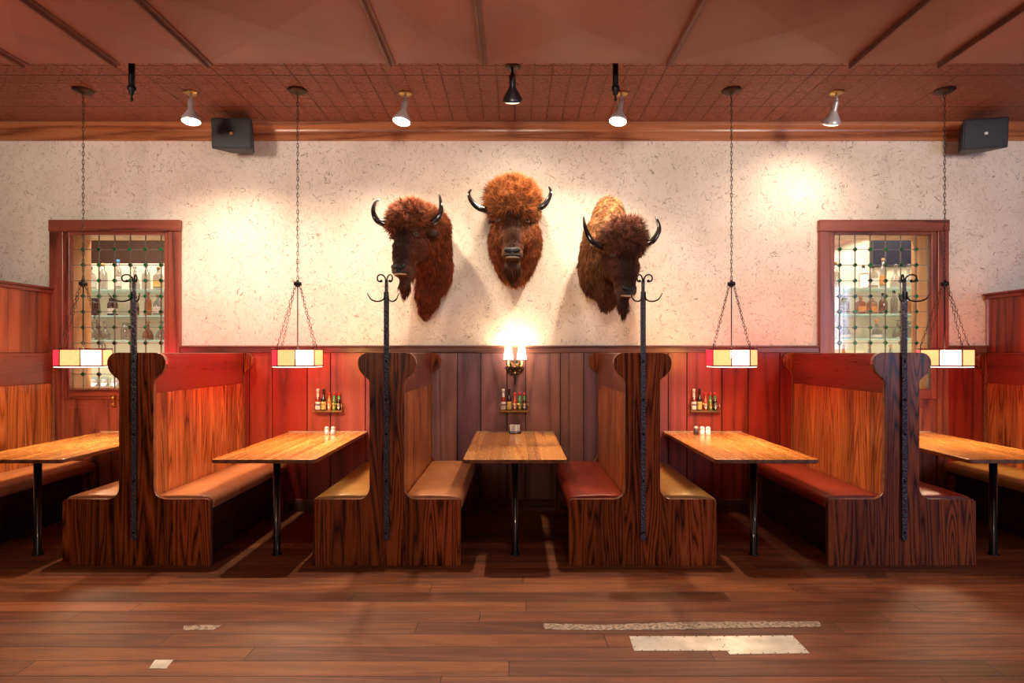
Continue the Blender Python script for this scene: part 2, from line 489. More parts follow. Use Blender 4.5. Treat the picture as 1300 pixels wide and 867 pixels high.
def add_tube(bm, pts, rad, n=8, mi=0, closed=False, flat=1.0):
    pts = [Vector(p) for p in pts]
    if not isinstance(rad, (list, tuple)):
        rad = [rad] * len(pts)
    rings = []
    a0 = None
    L = len(pts)
    for i, p in enumerate(pts):
        if closed:
            t = pts[(i + 1) % L] - pts[i - 1]
        else:
            t = pts[min(i + 1, L - 1)] - pts[max(i - 1, 0)]
        t.normalize()
        if a0 is None:
            a0, b0 = frame_of(t)
        else:
            a0 = (a0 - t * a0.dot(t)).normalized()
            b0 = t.cross(a0).normalized()
        rings.append([bm.verts.new(p + (a0 * math.cos(2 * PI * k / n) + b0 * math.sin(2 * PI * k / n) * flat) * rad[i]) for k in range(n)])
    fs = []
    for i in range(L if closed else L - 1):
        A, B = rings[i], rings[(i + 1) % L]
        for k in range(n):
            fs.append(bm.faces.new((A[k], A[(k + 1) % n], B[(k + 1) % n], B[k])))
    if not closed:
        fs.append(bm.faces.new(rings[0][::-1]))
        fs.append(bm.faces.new(rings[-1]))
    for f in fs:
        f.smooth = True
    mat_face(fs, mi)
    return rings


def add_lathe(bm, prof, c=(0, 0, 0), n=20, mi=0, mt=None, phase=0.0, smooth=True):
    """prof: list of (radius, z). Ends of radius 0 close the surface."""
    rings = []
    c = Vector(c)
    for r, z in prof:
        if r <= 1e-6:
            p = Vector((0, 0, z))
            rings.append([bm.verts.new((mt @ p if mt else p) + c)])
        else:
            ring = []
            for k in range(n):
                a = 2 * PI * k / n + phase
                p = Vector((r * math.cos(a), r * math.sin(a), z))
                ring.append(bm.verts.new((mt @ p if mt else p) + c))
            rings.append(ring)
    fs = []
    for A, B in zip(rings, rings[1:]):
        for k in range(n):
            if len(A) == 1 and len(B) == 1:
                continue
            if len(A) == 1:
                fs.append(bm.faces.new((A[0], B[(k + 1) % n], B[k])))
            elif len(B) == 1:
                fs.append(bm.faces.new((A[k], A[(k + 1) % n], B[0])))
            else:
                fs.append(bm.faces.new((A[k], A[(k + 1) % n], B[(k + 1) % n], B[k])))
    for f in fs:
        f.smooth = smooth
    mat_face(fs, mi)
    return fs


def add_prism(bm, outline, y0, y1, mi=0, side=None, axis='y'):
    """outline in (x, z) extruded along y, or (x, y) along z."""
    def P(a, b, c):
        return (a, c, b) if axis == 'y' else (a, b, c)
    A = [bm.verts.new(P(x, z, y0)) for x, z in outline]
    B = [bm.verts.new(P(x, z, y1)) for x, z in outline]
    f1 = bm.faces.new(A)
    f2 = bm.faces.new(B[::-1])
    n = len(A)
    sd = [bm.faces.new((A[i], B[i], B[(i + 1) % n], A[(i + 1) % n])) for i in range(n)]
    mat_face((f1, f2), mi)
    mat_face(sd, mi if side is None else side)


def add_ell(bm, c, r, seg=20, rot=None, mi=0):
    res = bmesh.ops.create_uvsphere(bm, u_segments=seg, v_segments=max(8, seg // 2 + 2), radius=1.0)
    mt = Matrix.Translation(Vector(c)) @ (rot.to_4x4() if rot else Matrix.Identity(4)) @ Matrix.Diagonal((*r, 1))
    bmesh.ops.transform(bm, matrix=mt, verts=res['verts'])
    fs = set(f for v in res['verts'] for f in v.link_faces)
    for f in fs:
        f.smooth = True
        f.material_index = mi
    return res['verts']


def obj(name, bm, mats, parent=None, bevel=0.0, seg=2, loc=None):
    bmesh.ops.recalc_face_normals(bm, faces=bm.faces)
    me = bpy.data.meshes.new(name)
    bm.to_mesh(me)
    bm.free()
    o = bpy.data.objects.new(name, me)
    C.objects.link(o)
    for m in (mats if isinstance(mats, (list, tuple)) else [mats]):
        me.materials.append(M[m] if isinstance(m, str) else m)
    if parent:
        o.parent = parent
    if loc is not None:
        o.location = loc
    if bevel:
        bv = o.modifiers.new('bevel', 'BEVEL')
        bv.width, bv.segments, bv.limit_method, bv.angle_limit = bevel, seg, 'ANGLE', R(35)
    return o


def tag(o, label, cat, group=None):
    o['label'] = label
    o['category'] = cat
    if group:
        o['group'] = group
    return o


def thing(name, label, cat, loc=(0, 0, 0), rz=0.0, group=None):
    o = bpy.data.objects.new(name, None)
    o.empty_display_size = 0.05
    C.objects.link(o)
    o.location = loc
    o.rotation_euler = (0, 0, rz)
    return tag(o, label, cat, group)


def struct(o):
    o['kind'] = 'structure'
    return o


def dup(root, loc, rz=None, label=None):
    r = root.copy()
    C.objects.link(r)
    r.location = loc
    if rz is not None:
        r.rotation_euler = (0, 0, rz)
    if label:
        r['label'] = label

    def kids(a, b):
        for ch in list(a.children):
            c = ch.copy()
            C.objects.link(c)
            c.parent = b
            kids(ch, c)
    kids(root, r)
    return r


def child(root, name):
    return [c for c in root.children if c.name.split('.')[0] == name]


def B():
    return bmesh.new()


# ------------------------------------------------------------------ the room
XL, XR, YF = -7.0, 7.0, -5.0
W1 = (-4.236, -3.285)        # glass openings (x), shared heights
W2 = (2.99, 3.962)
WZ = (1.15, 2.63)
WT = 0.26

bm = B(); box2(bm, XL, XR, YF, 7.2, -0.1, 0.0)
struct(obj('floor', bm, 'floor'))
bm = B(); box2(bm, XL, XR, YF, WALL + WT, CEIL, CEIL + 0.1)
struct(obj('ceiling', bm, 'tin'))
bm = B()
for (a, b, z0, z1) in ((XL, W1[0], 0, CEIL), (W1[1], W2[0], 0, CEIL), (W2[1], XR, 0, CEIL),
                       (*W1, 0, WZ[0]), (*W1, WZ[1], CEIL), (*W2, 0, WZ[0]), (*W2, WZ[1], CEIL)):
    box2(bm, a, b, WALL, WALL + WT, z0, z1)
struct(obj('wall_back', bm, 'plaster'))
for nm, x in (('wall_left', XL), ('wall_right', XR)):
    bm = B()
    box2(bm, x - 0.1 if x < 0 else x, x if x < 0 else x + 0.1, YF, 7.2, 0, CEIL)
    struct(obj(nm, bm, 'room_wall'))
bm = B(); box2(bm, XL, XR, YF - 0.1, YF, 0, CEIL)
struct(obj('wall_front', bm, 'room_wall'))

# crown moulding on the back wall: two stepped boards under a small cap
bm = B()
prof = [(0.0, 3.505), (-0.022, 3.505), (-0.028, 3.512), (-0.028, 3.578), (-0.036, 3.584), (-0.040, 3.60),
        (-0.055, 3.615), (-0.075, 3.628), (-0.083, 3.645), (-0.083, CEIL), (0.0, CEIL)]
A = [[bm.verts.new((x, WALL + y, z)) for y, z in prof] for x in (XL, XR)]
for i in range(len(prof) - 1):
    bm.faces.new((A[0][i], A[0][i + 1], A[1][i + 1], A[1][i]))
bm.faces.new(A[0]); bm.faces.new(A[1][::-1])
struct(obj('trim_1', bm, 'crown'))

# board wainscot, with the boards broken by the two window casings
CAS1, CAS2 = (-4.386, -3.16), (2.87, 4.085)


def wainscot(name, x0, x1):
    bm = B()
    lay = bm.loops.layers.color.new('tint')
    x = x0
    while x < x1 - 0.01:
        w = random.choice((0.175, 0.19, 0.22, 0.25, 0.30, 0.33))
        if x1 - x - w < 0.1:
            w = x1 - x
        before = set(bm.faces)
        d = random.uniform(0.018, 0.022)
        box2(bm, x + 0.0045, x + w - 0.0045, WALL - d, WALL - 0.001, 0.02, 1.515)
        far = min(1.0, max(0.0, (abs(x + w / 2 - 0.0) - 0.9) / 1.0))
        k = random.uniform(0.8, 1.2)
        # greyed boards at the centre; outward, mahogany with the red lamp glow painted in
        tr = (0.92 * (1 - far) + 1.15 * far) * k
        tg = (0.90 * (1 - far) + 0.52 * far) * k
        tb = (1.12 * (1 - far) + 0.38 * far) * k
        for f in set(bm.faces) - before:
            for l in f.loops:
                l[lay] = (min(1, tr), min(1, tg), min(1, tb), 1)
        x += w
    bm2 = bm
    before = set(bm.faces)
    box2(bm2, x0, x1, WALL - 0.006, WALL - 0.0005, 0.02, 1.515)
    for f in set(bm.faces) - before:
        for l in f.loops:
            l[lay] = (0.12, 0.08, 0.07, 1)
    o = obj(name, bm2, 'wains', bevel=0.002, seg=1)
    return struct(o)


wainscot('wall_back_wainscot', XL, CAS1[0])
wainscot('wall_back_wainscot', CAS1[1], CAS2[0])
wainscot('wall_back_wainscot', CAS2[1], XR)
for i, (a, b) in enumerate(((XL, CAS1[0]), (CAS1[1], CAS2[0]), (CAS2[1], XR))):
    bm = B()
    prof = [(0, 1.497), (-0.030, 1.497), (-0.033, 1.505), (-0.033, 1.543), (-0.045, 1.548), (-0.047, 1.556), (-0.045, 1.566), (0, 1.566)]
    A = [[bm.verts.new((x, WALL + y, z)) for y, z in prof] for x in (a, b)]
    for k in range(len(prof) - 1):
        bm.faces.new((A[0][k], A[0][k + 1], A[1][k + 1], A[1][k]))
    bm.faces.new(A[0]); bm.faces.new(A[1][::-1])
    struct(obj('trim_%d' % (i + 2), bm, 'rail'))
    bm = B(); box2(bm, a, b, WALL - 0.036, WALL, 0, 0.115)
    struct(obj('baseboard_back', bm, 'rail', bevel=0.006))


def window(n, W, cas, latch):
    root = bpy.data.objects.new('window_%d' % n, None)
    C.objects.link(root)
    root.location = (0, WALL, 0)
    root['kind'] = 'structure'
    cx = (cas[0] + cas[1]) / 2
    z0, z1 = WZ
    top = 2.75
    # casing: two uprights and a head, down to the floor
    for a, b in ((cas[0], W[0] - 0.02), (W[1] + 0.02, cas[1])):
        bm = B(); box2(bm, a, b, -0.045, -0.001, 0.0, top - 0.11)
        obj('casing_upright', bm, 'frame', root, bevel=0.005)
    bm = B(); box2(bm, cas[0] - 0.005, cas[1] + 0.005, -0.05, -0.001, top - 0.11, top)
    obj('casing_head', bm, 'frame_h', root, bevel=0.006)
    # sash in the casing
    for a, b in ((W[0] - 0.02, W[0] + 0.028), (W[1] - 0.028, W[1] + 0.02)):
        bm = B(); box2(bm, a, b, -0.028, 0.03, z0 - 0.09, z1 + 0.01)
        obj('sash_stile', bm, 'frame', root, bevel=0.004)
    for a, b in ((z1 - 0.02, z1 + 0.01), (z0 - 0.09, z0)):
        bm = B(); box2(bm, W[0] + 0.028, W[1] - 0.028, -0.028, 0.03, a, b)
        obj('sash_rail', bm, 'frame_h', root, bevel=0.004)
    # panelled apron below
    bm = B()
    box2(bm, W[0] - 0.02, W[1] + 0.02, -0.018, -0.001, 0.0, z0 - 0.09)
    for k in range(3):
        w = (W[1] - W[0] + 0.04) / 3
        box2(bm, W[0] - 0.02 + k * w + 0.05, W[0] - 0.02 + (k + 1) * w - 0.05, -0.026, -0.012, 0.15, z0 - 0.17)
    obj('apron_panel', bm, 'frame', root, bevel=0.004)
    # reveal boards running back through the wall
    bm = B()
    box2(bm, W[0] - 0.0, W[0] + 0.012, 0.031, WT + 0.02, z0, z1)
    box2(bm, W[1] - 0.012, W[1], 0.031, WT + 0.02, z0, z1)
    box2(bm, W[0] + 0.012, W[1] - 0.012, 0.031, WT + 0.02, z1 - 0.012, z1)
    box2(bm, W[0] + 0.012, W[1] - 0.012, 0.031, WT + 0.02, z0, z0 + 0.012)
    obj('reveal', bm, 'jamb', root)
    # leaded light
    bm = B(); box2(bm, W[0] + 0.02, W[1] - 0.02, 0.006, 0.010, z0, z1)
    obj('pane', bm, 'pane', root)
    bm, bg = B(), B()
    s = 0.149
    if n == 1:
        xs = [(158.5 - 54.1 - VX + 0 * 0) * 0 + (60 + v / 3.61 - VX) * WALL / F for v in (105, 163, 235, 307, 379, 449, 520)]
    else:
        xs = [(1030 + v / 3.77 - VX) * WALL / F for v in (137, 211, 284, 357, 430, 503, 560)]
    zs = [EYE + (HY - (270 + v / 3.61)) * WALL / F for v in (168 + 71.5 * k for k in range(10))]
    zs = [z for z in zs if z > z0 + 0.02]
    for x in xs:
        box2(bm, x - 0.0026, x + 0.0026, 0.001, 0.014, z0, z1 - 0.02)
    for z in zs:
        box2(bm, W[0] + 0.028, W[1] - 0.028, 0.002, 0.013, z - 0.0026, z + 0.0026)
    inner = xs[1:] if n == 1 else xs[:-1]
    dm = 0.019
    for x in inner:
        for z in zs:
            for (bb, y0, y1, q) in ((bm, -0.001, 0.015, dm + 0.005), (bg, -0.005, 0.018, dm)):
                add_prism(bb, [(x - q, z), (x, z - q), (x + q, z), (x, z + q)], y0, y1)
    obj('lead_lattice', bm, 'came', root)
    obj('green_diamonds', bg, 'green', root)
    if latch:
        bm = B()
        box2(bm, W[1] - 0.50, W[1] - 0.48, -0.055, -0.026, z0 - 0.16, z0 - 0.05)
        add_ell(bm, (W[1] - 0.49, -0.062, z0 - 0.075), (0.016, 0.016, 0.016), 12)
        add_ell(bm, (W[1] - 0.49, -0.062, z0 - 0.135), (0.016, 0.016, 0.016), 12)
        obj('latch', bm, 'brass', root)
    return root


window(1, W1, CAS1, True)
window(2, W2, CAS2, False)

# the bar seen through the two windows
for n, (a, b) in enumerate(((-6.2, -2.6), (2.4, 6.2))):
    bm = B(); box2(bm, a, b, 6.42, 6.5, 0, 2.48 if n == 0 else 3.0)
    struct(obj('wall_bar', bm, 'bar_wall'))
bm = B(); box2(bm, XL, XR, 7.1, 7.2, 0, CEIL)
struct(obj('wall_bar_far', bm, 'bar_brown'))
bm = B(); box2(bm, XL, XR, WALL + WT, 7.1, 3.05, 3.12)
struct(obj('ceiling_bar', bm, 'bar_brown'))

# ------------------------------------------------------------------ air duct and pipes below the ceiling
DZ, DY0, DY1 = 3.42, 2.99, 3.87
root = thing('air_duct', 'large square sheet metal air duct painted reddish brown along the ceiling', 'air duct', (0, (DY0 + DY1) / 2, DZ))
ribs = [-5.70, -4.48, -3.26, -2.645, -2.033, -0.815, -0.2035, 1.025, 2.243, 2.83, 4.05, 5.27]
dyh = (DY1 - DY0) / 2
for i in range(len(ribs) - 1):
    a, b = ribs[i], ribs[i + 1]
    bm = B()
    m_ = (a + b) / 2
    lo = [bm.verts.new(p) for p in ((a, -dyh, 0), (b, -dyh, 0), (b, dyh, 0), (a, dyh, 0))]
    hi = [bm.verts.new(p) for p in ((a, -dyh, 0.235), (b, -dyh, 0.235), (b, dyh, 0.235), (a, dyh, 0.235))]
    ce = bm.verts.new((m_, 0, -0.027))
    for k in range(4):
        bm.faces.new((lo[k], lo[(k + 1) % 4], ce))
        bm.faces.new((lo[k], hi[k], hi[(k + 1) % 4], lo[(k + 1) % 4]))
    bm.faces.new(hi)
    obj('duct_section', bm, 'duct', root)
for x in ribs[1:-1]:
    bm = B()
    box2(bm, x - 0.020, x + 0.020, -dyh - 0.012, dyh + 0.012, -0.012, 0.0)
    box2(bm, x - 0.020, x - 0.006, -dyh - 0.012, dyh + 0.012, -0.034, -0.010)
    box2(bm, x - 0.018, x + 0.018, dyh, dyh + 0.012, 0.0, 0.235)
    obj('seam_rib', bm, 'duct_rib', root, bevel=0.002, seg=1)


def sprinkler(x, label):
    bm = B()
    t = thing('sprinkler_pipe', label, 'sprinkler', (x, 4.22, CEIL), 0, 'sprinkler drops beside the duct')
    add_lathe(bm, [(0.0, 0), (0.021, 0), (0.021, -0.245), (0.0, -0.245)], n=14)
    obj('pipe', bm, 'dark_iron', t)
    bm = B()
    add_lathe(bm, [(0, -0.235), (0.028, -0.235), (0.028, -0.262), (0.019, -0.27), (0.019, -0.29), (0.007, -0.30), (0.007, -0.325), (0.013, -0.33), (0.0, -0.345)], n=12)
    obj('sprinkler_head', bm, 'dark_iron', t)


sprinkler(-2.775, 'short black sprinkler pipe hanging near the left end of the duct')
sprinkler(0.727, 'short black sprinkler pipe hanging beside a lit ceiling spotlight')


# ------------------------------------------------------------------ booths
def half_profile():
    p = [(0.52, 0.0), (0.52, 0.435)]
    for k in range(1, 6):
        a = R(90 * k / 5)
        p.append((0.487 + 0.033 * math.cos(a), 0.437 + 0.033 * math.sin(a)))
    r = 0.082
    for k in range(0, 8):
        a = R(-90 - 90 * k / 7)
        p.append((0.1225 + r + r * math.cos(a), 0.47 + r + r * math.sin(a)))
    p += [(0.1225, 1.285), (0.126, 1.303), (0.140, 1.320), (0.162, 1.338), (0.182, 1.358), (0.197, 1.385), (0.206, 1.42),
          (0.204, 1.447), (0.193, 1.470), (0.176, 1.487), (0.152, 1.497), (0.12, 1.5)]
    return p


HP = half_profile()
OUT = HP + [(-x, z) for x, z in reversed(HP)]
BY0, BY1 = 0.0, 1.395        # booth runs from its front face to the wainscot (local y)
TH = 0.036


def make_booth(label, seats):
    t = thing('booth', label, 'booth', (0, FRONT, 0), 0, 'wooden booths with back-to-back benches')
    for y0 in (BY0, BY1 - TH):
        bm = B(); add_prism(bm, OUT, y0, y0 + TH, 0, 1)
        obj('end_panel', bm, ['end', 'edge'], t, bevel=0.004, seg=2)
    # two faces of vertical boards, a smooth header board above each
    ya, yb = TH, BY1 - TH
    bm = B()
    w = 0.0951
    n = int(round((yb - ya) / w))
    w = (yb - ya) / n
    box2(bm, -0.105, 0.105, ya, yb, 0.40, 1.215)
    for s in (-1, 1):
        for k in range(n):
            box2(bm, s * 0.100, s * 0.117, ya + k * w + 0.0012, ya + (k + 1) * w - 0.0012, 0.42, 1.215)
    obj('backrest', bm, 'plank', t, bevel=0.002, seg=1)
    bm = B()
    box2(bm, -0.1215, 0.1215, ya, yb, 1.213, 1.497)
    obj('header_board', bm, 'header', t, bevel=0.005)
    for s, m in zip((-1, 1), seats):
        pr = [(0.122, 0.40), (0.122, 0.478), (0.135, 0.489), (0.30, 0.493), (0.44, 0.487), (0.50, 0.478), (0.522, 0.462),
              (0.531, 0.44), (0.527, 0.405), (0.515, 0.395), (0.50, 0.39)]
        bm = B()
        L = len(pr)
        rings = []
        for y in (ya + 0.001, ya + 0.02, ya + 0.3, (ya + yb) / 2, yb - 0.3, yb - 0.02, yb - 0.001):
            k = 0.985 if y in (ya + 0.001, yb - 0.001) else 1.0
            rings.append([bm.verts.new((s * x, y, z * (k if z > 0.45 else 1))) for x, z in pr])
        for A_, B_ in zip(rings, rings[1:]):
            for i in range(L):
                bm.faces.new((A_[i], A_[(i + 1) % L], B_[(i + 1) % L], B_[i])).smooth = True
        bm.faces.new(rings[0]); bm.faces.new(rings[-1][::-1])
        c = obj('seat_cushion', bm, m, t)
        c['label'] = {'tan': 'tan vinyl seat', 'ochre': 'ochre yellow vinyl seat', 'oxblood': 'dark red vinyl seat'}[m]
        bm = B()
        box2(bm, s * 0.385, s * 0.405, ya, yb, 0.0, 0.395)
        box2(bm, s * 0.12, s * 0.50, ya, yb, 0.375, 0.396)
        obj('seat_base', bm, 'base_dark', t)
    return t


BX = (-2.662, -0.901, 0.8975, 2.720)
first = make_booth('wooden double booth with tan seats in front of the left window', ('tan', 'tan'))
first.location = (BX[0], FRONT, 0)


def booth(x, label, seats):
    b = dup(first, (x, FRONT, 0), 0, label)
    for c in child(b, 'seat_cushion'):
        side = 1 if c.data.vertices[0].co.x > 0 else 0
        m = seats[side]
        if m != 'tan':
            c.data = c.data.copy()
            c.data.materials[0] = M[m]
            c['label'] = {'ochre': 'ochre yellow vinyl seat', 'oxblood': 'dark red vinyl seat'}[m]
    return b


booth(BX[1], 'wooden double booth with one yellowish and one tan seat, left of the central table', ('ochre', 'tan'))
booth(BX[2], 'wooden double booth with one dark red and one ochre seat, right of the central table', ('oxblood', 'ochre'))
booth(BX[3], 'wooden double booth with dark red seats in front of the right window', ('oxblood', 'oxblood'))
for x, lab, seats, top, s in ((-4.452, 'booth at the far left edge with a tall board screen above its back', ('tan', 'tan'), 2.11, 1),
                              (4.535, 'booth at the far right edge with a tall board screen above its back', ('ochre', 'ochre'), 2.055, -1)):
    b = booth(x, lab, seats)
    bm = B()
    n = 6
    w = (BY1 - 0.02) / n
    for k in range(n):
        box2(bm, s * 0.045, s * 0.085, 0.01 + k * w + 0.0015, 0.01 + (k + 1) * w - 0.0015, 1.50, top - 0.055)
    box2(bm, s * 0.05, s * 0.08, 0.01, BY1 - 0.01, 1.498, top - 0.055)
    obj('tall_screen', bm, 'screen', b, bevel=0.002, seg=1)
    bm = B()
    box2(bm, s * 0.030, s * 0.105, 0.0, BY1 + 0.015, top - 0.055, top - 0.02)
    box2(bm, s * 0.020, s * 0.118, -0.005, BY1 + 0.02, top - 0.02, top)
    obj('screen_cap', bm, 'header', b, bevel=0.005)

# ------------------------------------------------------------------ iron coat racks bolted to the booth ends


def arc_pts(c, r, a0, a1, n, d):
    """points of an arc in the vertical plane through direction d."""
    return [Vector((c[0] * d.x, c[0] * d.y, c[1])) + Vector((math.cos(a) * r * d.x, math.cos(a) * r * d.y, math.sin(a) * r))
            for a in (a0 + (a1 - a0) * k / n for k in range(n + 1))]


def make_rack(label):
    t = thing('coat_rack', label, 'coat rack', (0, FRONT - 0.009, 0), 0, 'iron coat racks on the booth ends')
    bm = B()
    box2(bm, -0.0185, 0.0185, -0.008, 0.008, 0.190, 1.90)
    add_prism(bm, [(-0.0185, 0.190), (0.0, 0.178), (0.0185, 0.190)], -0.008, 0.008)
    box2(bm, -0.0115, 0.0115, -0.008, 0.008, 1.895, 2.005)
    obj('bar', bm, 'iron', t, bevel=0.003)
    for z in (0.24, 0.60, 0.93, 1.17, 1.44):
        bm = B(); add_ell(bm, (0, -0.009, z), (0.009, 0.007, 0.009), 10)
        obj('bolt', bm, 'dark_iron', t)
    for s in (-1, 1):
        d = Vector((s * 0.7071, -0.7071, 0))
        # rolled scroll at the top
        pts = [Vector((0, 0, 1.93)), Vector((d.x * 0.003, d.y * 0.003, 1.98))]
        for k in range(0, 19):
            a = PI - 1.55 * PI * k / 18 * 1.05
            r = 0.040 - 0.0011 * k - 0.00065 * max(0, k - 9) * 1.5
            cx = 0.047
            pts.append(Vector((d.x * (cx + r * math.cos(a)), d.y * (cx + r * math.cos(a)), 2.008 + r * math.sin(a))))
        bm = B()
        add_tube(bm, pts, [0.0052] * (len(pts) - 1) + [0.0052], 8)
        add_ell(bm, pts[-1], (0.0105, 0.0105, 0.0105), 10)
        obj('scroll', bm, 'dark_iron', t)
        # hanging hook below it
        pts = [Vector((d.x * 0.018, d.y * 0.010, 1.925)), Vector((d.x * 0.018, d.y * 0.014, 1.89))]
        for k in range(0, 13):
            a = PI + (0.85 * PI) * k / 12
            pts.append(Vector((d.x * (0.078 + 0.06 * math.cos(a)), d.y * (0.078 + 0.06 * math.cos(a)), 1.888 + 0.034 * math.sin(a))))
        pts.append(Vector((d.x * 0.152, d.y * 0.152, 1.905)))
        bm = B()
        add_tube(bm, pts, [0.0055] * (len(pts) - 3) + [0.005, 0.0042, 0.003], 8)
        obj('hook', bm, 'dark_iron', t)
    return t


rack = make_rack('hammered iron coat rack in front of the left window')
rack.location.x = BX[0] - 0.008
for x, lab in ((BX[1], 'hammered iron coat rack on the booth left of the central table'),
               (BX[2], 'hammered iron coat rack on the booth right of the central table'),
               (BX[3] + 0.008, 'hammered iron coat rack in front of the right window')):
    dup(rack, (x, FRONT - 0.009, 0), 0, lab)

# ------------------------------------------------------------------ tables
TW = 0.368


def make_table(label):
    t = thing('dining_table', label, 'table', (0, 4.33, 0), 0, 'oak tables between the booths')
    f, b = FRONT - 4.33 - 0.01, WALL - 0.026 - 4.33
    o = [(-TW, b), (-TW, f + 0.03)]
    for k in range(1, 5):
        a = R(180 + 90 * k / 5)
        o.append((-TW + 0.03 + 0.03 * math.cos(a), f + 0.03 + 0.03 * math.sin(a)))
    o += [(-TW + 0.03, f), (TW - 0.03, f)]
    for k in range(1, 5):
        a = R(270 + 90 * k / 5)
        o.append((TW - 0.03 + 0.03 * math.cos(a), f + 0.03 + 0.03 * math.sin(a)))
    o += [(TW, f + 0.03), (TW, b)]
    bm = B(); add_prism(bm, o, 0.722, 0.750, 0, 1, axis='z')
    obj('tabletop', bm, ['table', 'table_edge'], t, bevel=0.004, seg=2)
    bm = B()
    add_lathe(bm, [(0, 0.0), (0.036, 0.0), (0.036, 0.006), (0.0255, 0.012), (0.0255, 0.700), (0, 0.700)], n=20)
    obj('leg', bm, 'pole', t)
    bm = B()
    box2(bm, -0.10, 0.10, -0.07, 0.07, 0.698, 0.7225)
    box2(bm, -0.03, 0.03, -0.12, 1.0, 0.702, 0.7225)
    obj('support_plate', bm, 'dark_iron', t, bevel=0.003)
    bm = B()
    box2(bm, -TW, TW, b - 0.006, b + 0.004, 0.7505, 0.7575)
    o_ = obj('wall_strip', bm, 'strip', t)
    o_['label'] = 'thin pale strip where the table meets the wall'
    return t


TX = (-3.545, -1.768, 0.0, 1.772, 3.552)
tb = make_table('oak table at the far left under the leftmost pendant lamp')
tb.location.x = TX[0]
for x, lab in ((TX[1], 'oak table with steel shakers, second from the left'),
               (TX[2], 'oak table in the centre with a sugar caddy, under the sconce'),
               (TX[3], 'oak table with white and dark shakers, right of the central booth'),
               (TX[4], 'oak table at the far right under the rightmost pendant lamp')):
    dup(tb, (x, 4.33, 0), 0, lab)


# ------------------------------------------------------------------ pendant lamps
def link_pts(c, axis, side, L, Wd):
    pts = []
    for k in range(10):
        a = 2 * PI * k / 10
        pts.append(c + axis * (math.cos(a) * L) + side * (math.sin(a) * Wd))
    return pts


def chain(bm, p0, p1, L=0.019, Wd=0.0075, r=0.0019):
    p0, p1 = Vector(p0), Vector(p1)
    d = p1 - p0
    n = max(2, int(d.length / (L * 1.62)))
    ax = d.normalized()
    a, b = frame_of(ax)
    a, b = (a + b).normalized(), (a - b).normalized()
    for k in range(n):
        add_tube(bm, link_pts(p0 + d * ((k + 0.5) / n), ax, a if k % 2 else b, L, Wd), r, 5, closed=True)


ZB, ZT, ZH = 1.386, 1.530, 2.066
RL = 0.197


